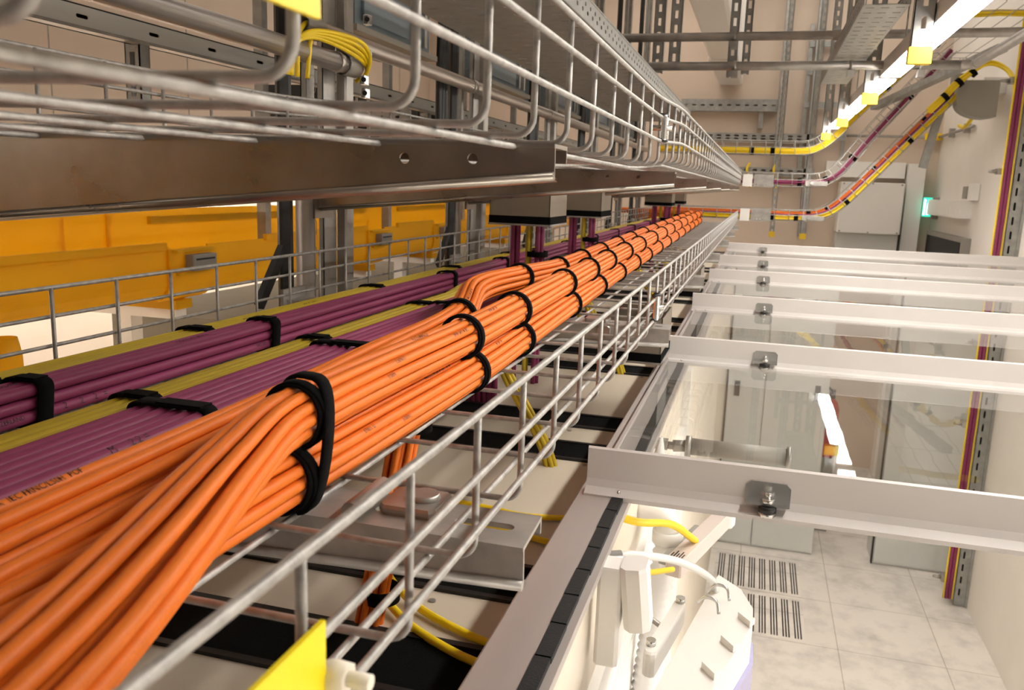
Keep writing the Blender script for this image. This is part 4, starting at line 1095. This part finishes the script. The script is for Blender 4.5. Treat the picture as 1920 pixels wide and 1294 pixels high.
for (cx, m_, r_) in ((1.354, 'fiber', .0055), (1.371, 'purple', .0105), (1.390, 'purple', .0105), (1.406, 'fiber', .005)):
    nm = 'purple_data_cable' if m_ == 'purple' else 'yellow_data_cable'
    lb = 'purple data cable climbing the riser on the right wall' if m_ == 'purple' else ('yellow data cable at the outer edge of the riser on the right wall' if cx < 1.36 else 'thin yellow cable between the purple ones and the riser channel')
    solo(nm, MB().tube([(cx, WY - .008, -H + .05 + z_ * .18) for z_ in range(24)], r_, 8), M[m_], lb, 'cable', 'purple riser cables' if m_ == 'purple' else None)

# yellow bundle arching from the far corner down the riser, with saddle
for i, (ox, oz) in enumerate(hexpack(9, 0.013)):
    pts = smooth_path([(1.02 + ox, 6.3, 0.56 + oz), (1.10 + ox, 6.3, 0.65 + oz), (1.17 + ox, 6.28, 0.74 + oz), (1.30, 6.25 + ox, 0.85 + oz), (1.40 + oz * .5, 6.2 + ox, 0.82 + oz * .3), (1.43 + oz * .4, 6.05 + ox, 0.72), (1.425 + oz * .4, 5.92 + ox, 0.55), (1.42 + oz * .4, 5.84 + ox, 0.3)], 5)
    solo('yellow_data_cable', MB().tube(pts, 0.0063, 7), M['fiber'], 'yellow data cable arching over to the riser in the far right corner', 'cable', 'arching yellow cables')
for k, (px, pz, py) in enumerate(((1.10, 0.65, 6.3), (1.17, 0.74, 6.28), (1.24, 0.80, 6.27))):
    solo('cable_strap', MB().band([(px + .027 * math.cos(a) * .7, py + .027 * math.sin(a), pz - .027 * math.cos(a) * .7) for a in [2 * math.pi * j / 20 for j in range(20)]], (0.7, 0, 0.7), 0.03, 0.003), M['velcro'], 'black strap on the arching yellow cables, %s from the left' % ['first', 'second', 'third'][k], 'cable strap', 'straps on the arching yellow cables')
t = thing('cable_saddle', 'grey curved cable saddle on the wall under the yellow arch', 'cable saddle', (1.3, 6.35, 0.58))
arc = [(1.42, 0.76), (1.18, 0.76), (1.18, 0.62)]
for i in range(9):
    a = math.pi + (math.pi / 2) * i / 8; arc.append((1.36 + .18 * math.cos(a), 0.62 + 0.10 * math.sin(a)))
arc.append((1.42, 0.53))
part('saddle_body', MB().prism(arc, 'y', 6.32, 6.46), M['greyp'], t)
part('saddle_rim', MB().box(1.15, 1.20, 6.30, 6.47, 0.74, 0.80), M['galv'], t)
solo('wall_bracket', MB().bar((1.12, 6.5, 0.60), (1.05, 6.5, 0.2), 0.05, 0.05, (0, 1, 0)), M['strut'], 'steel bracket leg under the knee of the lowest far tray near the corner', 'bracket')
solo('wall_cover_box', MB().box(1.36, 1.5, 6.5, 6.8, 0.70, 0.80), M['white'], 'white cover box on the right wall under the yellow arch', 'box')
loose([(1.28, 6.5, 0.78), (1.33, 6.5, 0.70), (1.35, 6.6, 0.58), (1.34, 6.8, 0.5), (1.36, 7.1, 0.53)], 0.013, 'loose yellow cable loop hanging from the saddle to the corner conduit', name='yellow_cable')
# tray pieces at the upper right corner
t4, p4, n4 = far_tray([(0.95, 0.98), (1.2, 0.98), (1.45, 0.98)], 5.0, 7.6, 0.10, 'wire mesh tray high in the upper right corner')
solo('corner_channel', MB().bar((0.72, 6.7, 0.62), (1.2, 5.4, 0.82), 0.06, 0.04), M['strut'], 'steel channel slanting to the upper right corner', 'channel')
far_cables([Vector((0.98, 0, 1.03)), Vector((1.2, 0, 1.04)), Vector((1.44, 0, 1.03))], [Vector((0, 0, 1))] * 3, 5.6, 0.0, 6, 0.013, M['fiber'], 'yellow_data_cable', 'yellow data cable in the tray high in the upper right corner', 'yellow cables of the corner tray')

# ------------------------------------------------------------------ posts, pipes and boxes left of the trays
PX = -0.86
POST_Y = [0.45, 1.41, 2.31, 3.22, 4.13, 5.03, 5.90]
for k, y in enumerate(POST_Y):
    q = ORD[k - 1] if k else 'out of view'
    strut_y = y + 0.125
    # slotted post seen along the row: slots face the aisle side (rotate by building with x/y swapped)
    t = thing('slotted_post', '%s slotted galvanized post left of the trays' % q, 'post', (PX, strut_y, -H), 'posts left of the trays')
    hs = []; z = -1.2
    while z < 1.6: hs.append(slot(PX - .0, z, .014, .034, 5)); z += 0.055
    part('slotted_face', MB().plate([(PX - .025, -H), (PX + .025, -H), (PX + .025, ZC), (PX - .025, ZC)], hs, 'y', strut_y, strut_y + .0025), M['strut'], t)
    part('side_flange', MB().box(PX + .0225, PX + .025, strut_y, strut_y + .05, -H, ZC).box(PX - .025, PX - .0225, strut_y, strut_y + .05, -H, ZC), M['galv'], t)
    solo('black_cable_trunk', MB().rbox((PX + .0, y + .02, (-H + ZC) / 2), (0.014, 0.016, (ZC + H) / 2), None, .8), M['black'], '%s black vertical cable trunk beside a slotted post' % q, 'cable trunk', 'black trunks beside the posts')
    if k < 2:
        solo('vertical_pipe', MB().tube([(PX + .005, y + .085, -H), (PX + .005, y + .085, -0.02)], 0.0185, 18), M['alu'], '%s round steel pipe standing between trunk and post' % q, 'pipe', 'round pipes by the posts')
    solo('square_post', MB().rbox((PX + 0.03, y + .205, (-H + ZC) / 2), (0.012, 0.018, (ZC + H) / 2), None, .3), M['galv'], '%s closed galvanized post behind the slotted one' % q, 'post', 'closed posts left of the trays')
    solo('brace', MB().bar((PX, y + .01, -0.135), (PX, y - 0.075, -0.235), 0.012, 0.02), M['black'], '%s black diagonal brace at the foot of the cable trunk' % q, 'brace', 'black diagonal braces')
# conduits along the posts
t = thing('conduit_pipe', 'near aluminium conduit ending in an open coupling with yellow cables', 'conduit', (-0.80, 0.8, 0.20))
part('conduit_tube', MB().tube([(-0.80, -0.3, 0.216), (-0.80, 1.55, 0.216)], 0.0175, 20), M['alu'], t)
part('coupling', MB().tube([(-0.80, 1.545, 0.216), (-0.80, 1.60, 0.216)], 0.0205, 20, False).tube([(-0.80, 1.60, 0.216), (-0.80, 1.545, 0.216)], 0.018, 20, False), M['greyp'], t, 'grey coupling sleeve')
part('clamp_ring', MB().tube([(-0.80, 1.515, 0.216), (-0.80, 1.53, 0.216)], 0.0195, 20), M['alu'], t)
t = thing('conduit_pipe', 'far aluminium conduit running below the blue grey boxes', 'conduit', (-0.80, 3.6, 0.25))
part('conduit_tube', MB().tube([(-0.80, 1.45, 0.262), (-0.80, 6.1, 0.262)], 0.0165, 20), M['alu'], t)
part('coupling', MB().tube([(-0.80, 1.385, 0.262), (-0.80, 1.45, 0.262)], 0.021, 20, False).tube([(-0.80, 1.45, 0.262), (-0.80, 1.385, 0.262)], 0.0185, 20, False).add([], []), M['greyp'], t, 'grey coupling sleeve')
for y in (2.3, 3.2, 4.1, 5.0): part('clamp_ring', MB().tube([(-0.80, y, 0.262), (-0.80, y + .03, 0.262)], 0.0185, 18), M['alu'], t)
loose([(-0.80, 1.50, 0.262), (-0.795, 1.42, 0.268), (-0.79, 1.38, 0.255), (-0.79, 1.365, 0.225), (-0.795, 1.37, 0.17)], 0.0042, 'yellow cable leaving the upper conduit end and hanging straight down', name='yellow_cable')
loose([(-0.80, 1.50, 0.257), (-0.79, 1.43, 0.258), (-0.785, 1.40, 0.235), (-0.79, 1.395, 0.17)], 0.0042, 'yellow cable leaving the upper conduit end, nearer the post', name='yellow_cable')
for k in range(4):
    o = (k - 1.5)
    loose([(-0.795, 1.35 - .006 * k, 0.17), (-0.785, 1.345 - .004 * k, 0.215), (-0.775, 1.375, 0.245 - .003 * k), (-0.765 - .004 * o, 1.44, 0.254 - .005 * k), (-0.76 - .006 * o, 1.53, 0.252 - .007 * k), (-0.765 - .006 * o, 1.585 + .006 * o, 0.232 - .004 * k), (-0.78 - .004 * o, 1.61 + .007 * o, 0.205), (-0.80 - .003 * o, 1.605 + .004 * o, 0.19)], 0.0042, 'yellow cable arching from the trunk over to the near conduit end', name='yellow_cable', group='yellow cables between the conduits')
for k, (y, z) in enumerate(((1.60, 0.305), (1.60, 0.24), (1.585, 0.19), (1.59, 0.165))):
    t = thing('strut_nut', 'small clamp nut on the post by the conduit ends, %s from the top' % ['first', 'second', 'third', 'fourth'][k], 'nut', (-0.775, y, z), 'clamp nuts by the conduit ends')
    part('nut_frame', MB().rbox((-0.772, y, z), (0.006, 0.009, 0.009), None, .3), M['chrome'], t)
    part('bolt', MB().tube([(-0.768, y - .012, z), (-0.768, y - .009, z)], 0.005, 8), M['black'], t)
# blue grey busbar boxes
for k, (ya, yb) in enumerate(((1.70, 2.12), (2.60, 3.05), (3.50, 3.96), (4.40, 4.86), (5.30, 5.75))):
    t = thing('busbar_box', '%s blue grey busbar box above the conduit' % ORD[k], 'busbar box', (-0.93, (ya + yb) / 2, 0.31), 'blue grey busbar boxes')
    part('box_body', MB().box(-1.0, -0.85, ya, yb, 0.315, 0.56), M['blue'], t)
    part('box_lid', MB().rbox((-0.848, (ya + yb) / 2 - .06, 0.44), (0.006, (yb - ya) / 2 - .09, 0.11), None, .2), M['blue'], t)
    part('corner_trim', MB().box(-0.858, -0.838, yb - .12, yb - .105, 0.325, 0.55).box(-.858, -.838, yb - .06, yb - .045, .325, .55), M['chrome'], t)
    part('bottom_ledge', MB().box(-1.0, -0.835, ya - .02, yb + .02, 0.302, 0.315), M['greyp'], t)
    for q in range(3):
        y_ = yb + .06 + .022 * q
        solo('black_power_cable', MB().tube(smooth_path([(-0.86, y_, 0.62), (-0.85, y_ + .02, 0.46), (-0.84, y_ - .01, 0.36), (-0.845, y_, 0.27), (-0.845, y_, 0.02)], 5), 0.009, 8), M['black'], 'black power cable hanging beside the %s busbar box' % ORD[k], 'cable', 'black power cables at the %s box' % ORD[k])
# rail behind and its hanger
t = thing('slotted_rail', 'long slotted steel rail behind the near conduit', 'rail', (-1.2, 2.0, 0.25))
hs = []; y = -0.2
while y < 6: hs.append(slot(y, 0.268, .03, .007, 3)); y += 0.19
part('rail_face', MB().plate([(-0.5, 0.25), (6.1, 0.25), (6.1, 0.286), (-0.5, 0.286)], hs, 'x', -1.2, -1.198), M['cab'], t)
part('rail_back_shade', MB().box(-1.225, -1.222, -0.5, 6.1, 0.244, 0.290).box(-1.222, -1.199, -.5, 6.1, .286, .289), M['black'], t)  # back of the channel coloured black to stand in for shade inside it
part('rail_lip', MB().box(-1.215, -1.19, -0.5, 6.1, 0.244, 0.25), M['galv'], t)
for k, y in enumerate((1.47, 3.0, 4.5)):
    strut(-1.22, y, 0.12, 0.25, '%s short slotted strut below the rear rail' % ORD[k], 'short struts below the rear rail', w_=0.035)
# shelf bracket and perforated brackets in the background left
for k, y in enumerate((2.3, 3.2, 4.1, 5.0)):
    t = thing('shelf_bracket', '%s perforated steel bracket beyond the posts' % ORD[k], 'bracket', (-1.25, y, 0.1), 'perforated brackets beyond the posts')
    hs = [slot(-1.42 + .045 * i, zz, .02, .008, 3) for i in range(10) for zz in (0.175, 0.19)]
    part('bracket_face', MB().plate([(-1.45, 0.162), (-0.98, 0.162), (-0.98, 0.203), (-1.45, 0.203)], hs, 'y', y, y + .003), M['strut'], t)
    part('gusset', MB().prism([(-1.13, 0.162), (-1.02, 0.162), (-1.02, 0.08)], 'y', y, y + .003), M['greyp'], t)
    part('rear_post', MB().box(-1.48, -1.45, y, y + .03, -0.3, 0.6), M['strut'], t)
for k, y in enumerate((3.15, 4.1, 5.2)):
    t = thing('rear_equipment_box', '%s dark equipment box beyond the perforated brackets' % ORD[k], 'equipment box', (-1.75, y, 0.18), 'dark boxes beyond the brackets')
    part('box_body', MB().box(-2.02, -1.6, y, y + .7, 0.20, 0.36), M['black'], t)
    part('support_leg', MB().box(-2.02, -1.98, y + .32, y + .36, -H, 0.20), M['galv'], t)
    b = MB()
    for i in range(6): b.box(-1.6, -1.592, y + .05 + .11 * i, y + .06 + .11 * i, 0.2, 0.36)
    part('white_divider', b, M['white'], t)

# ------------------------------------------------------------------ yellow cable duct on the left
DX0, DX1, DZ0, DZ1 = -1.60, -1.30, -0.295, -0.172
def duct_poly(o=0.0, hi=0.0):
    r = 0.045; out = []; inn = []; th = 0.004
    def U(off):
        p = [(DX1 + off, DZ1 + (hi if off == o else hi))]
        for i in range(7):
            a = -(math.pi / 2) * i / 6; p.append((DX1 - r + (r + off) * math.cos(a), DZ0 + r + (r + off) * math.sin(a)))
        for i in range(7):
            a = -math.pi / 2 - (math.pi / 2) * i / 6; p.append((DX0 + r + (r + off) * math.cos(a), DZ0 + r + (r + off) * math.sin(a)))
        p.append((DX0 - off, DZ1 + 0.070 + hi)); return p
    return U(o) + list(reversed(U(o - th)))
sections = [(-2.4, -0.6), (-0.46, 1.66), (1.80, 2.70), (2.84, 3.32), (3.46, 4.4), (4.54, 5.5), (5.64, 6.6)]
def add_solid(poly, y0, y1):
    """U section: build as quads between outer and inner outline"""
    n = len(poly) // 2; mb = MB(); outer = poly[:n]; inner = list(reversed(poly[n:]))
    vs = []
    for y in (y0, y1):
        vs += [(p[0], y, p[1]) for p in outer] + [(p[0], y, p[1]) for p in inner]
    N = 2 * n; fs = []
    for i in range(n - 1):
        fs.append((i, i + 1, N + i + 1, N + i)); fs.append((n + i, N + n + i, N + n + i + 1, n + i + 1))
        fs.append((i, n + i, n + i + 1, i + 1)); fs.append((N + i, N + i + 1, N + n + i + 1, N + n + i))
    fs.append((0, N, N + n, n)); fs.append((n - 1, 2 * n - 1, N + 2 * n - 1, N + n - 1))
    return mb.add(vs, fs)
for k, (ya, yb) in enumerate(sections):
    t = thing('yellow_cable_duct', '%s length of the yellow plastic cable duct' % (ORD[k - 1] if k else 'out of view'), 'cable duct', ((DX0 + DX1) / 2, (ya + yb) / 2, DZ0), 'lengths of yellow cable duct')
    part('trough', add_solid(duct_poly(), ya, yb), M['duct'], t)
    part('edge_rail', MB().box(DX1 - .002, DX1 + .010, yb - min(.75, yb - ya) + .1, yb - .02, DZ1 - .004, DZ1 + .012), M['duct'], t)
    part('edge_rail', MB().box(DX0 + .004, DX0 + .016, ya + .15, ya + .15 + min(.9, yb - ya - .2), DZ1 + .030, DZ1 + .050), M['duct'], t)
    part('bottom_seam', MB().box(DX1 - .10, DX1 - .095, ya, yb, DZ0 - .006, DZ0), M['duct'], t)
for k in range(len(sections) - 1):
    ya = sections[k][1] - .012; yb = sections[k + 1][0] + .012
    t = thing('duct_joiner', '%s yellow duct joiner with grey latch' % (ORD[k - 1] if k else 'out of view'), 'duct joiner', ((DX0 + DX1) / 2, (ya + yb) / 2, DZ0 - .01), 'yellow duct joiners')
    part('joiner_shell', add_solid(duct_poly(0.008, -0.004), ya, yb), M['duct'], t)
    part('joiner_rib', MB().box(DX1 + .008, DX1 + .022, ya + .01, yb - .01, DZ1 - .012, DZ1 - .006).box(DX1 + .008, DX1 + .018, ya + .02, yb - .03, DZ1 - .065, DZ1 - .06), M['duct'], t)
    l = part('latch', MB().rbox((DX1 + .022, (ya + yb) / 2 + .015, DZ1 - .038), (0.012, 0.045, 0.019), None, .15), M['greyp'], t, 'grey latch block')
    part('latch_slot', MB().box(DX1 + .0345, DX1 + .036, (ya + yb) / 2 - .02, (ya + yb) / 2 + .05, DZ1 - .032, DZ1 - .028), M['black'], l)
    part('support_foot', MB().box(DX0 + .02, DX1 - .02, (ya + yb) / 2 - .03, (ya + yb) / 2 + .03, DZ0 - .03, DZ0 - .009), M['duct'], t)
    solo('duct_hanger', MB().box(DX0 + .02, DX1 - .03, (ya + yb) / 2 - .02, (ya + yb) / 2 + .02, DZ0 - .055, DZ0 - .03).box(DX0 + .1, DX0 + .14, (ya + yb) / 2 - .02, (ya + yb) / 2 + .02, -H, DZ0 - .055), M['white'], '%s white support post carrying the yellow duct' % (ORD[k - 1] if k else 'out of view'), 'support bar', 'support bars of the yellow duct')
t = thing('duct_outlet', 'yellow duct outlet trumpet at the left edge below the duct', 'duct outlet', (-1.27, 1.16, -0.42))
part('outlet_body', MB().tube([(-1.27, 1.17, -0.44), (-1.27, 1.17, -0.40), (-1.27, 1.17, -0.33), (-1.27, 1.17, -0.30)], [0.03, 0.028, 0.026, 0.02], 14), M['duct'], t)
part('outlet_rim', MB().rbox((-1.25, 1.18, -0.372), (0.03, 0.035, 0.004), None, .5), M['duct'], t)
# grey shelf of the neighbouring row
t = thing('grey_cover_shelf', 'grey sheet cover under the yellow duct beyond the first joiner', 'cover sheet', (-1.5, 4.0, -0.46))
part('cover_sheet', MB().box(-1.95, -1.24, 2.2, 6.4, -0.45, -0.44), M['cover'], t)
part('cover_flange', MB().box(-1.245, -1.24, 2.2, 6.4, -H, -0.45).box(-1.95, -1.24, 2.2, 2.205, -H, -0.45), M['cover'], t)

# ------------------------------------------------------------------ yellow tags on the tray sides
def tagplate(y0, y1, z0, z1, label, txt=False):
    t = thing('yellow_tag', label, 'tag', (-0.138, (y0 + y1) / 2, z0))
    part('tag_plate', MB().box(-0.1395, -0.1375, y0, y1, z0, z1), M['tag'], t)
    if txt:
        v, f = text_mesh('7 0 1', 0.016)
        mb = MB().add([(-0.1372, y1 - .040 + p[0], z0 + .009 + p[1]) for p in v], f)
        part('printed_text', mb, M['ink'], t)
    return t
tagplate(0.10, 0.2515, -0.215, -0.1565, 'bright yellow tag plate on the side of the lower tray in front', True)
tagplate(0.10, 0.2515, 0.0485, 0.105, 'bright yellow tag plate on the side of the upper tray in front')
t = thing('nylon_nut', 'white nylon nut holding the lower yellow tag', 'nut', (-0.132, 0.2565, -0.19))
part('nut_body', MB().tube([(-0.146, 0.2565, -0.1815), (-0.138, 0.2565, -0.1815), (-0.131, 0.2565, -0.1815)], [0.0035, 0.0068, 0.0062], 6), M['nylon'], t)
part('thread_end', MB().tube([(-0.138, 0.2565, -0.1815), (-0.122, 0.2565, -0.1815)], 0.0032, 10), M['nylon'], t)

# drop helper properties used only while building
for o in COL.objects:
    for k in ('rel', 'cidx'):
        if k in o: del o[k]
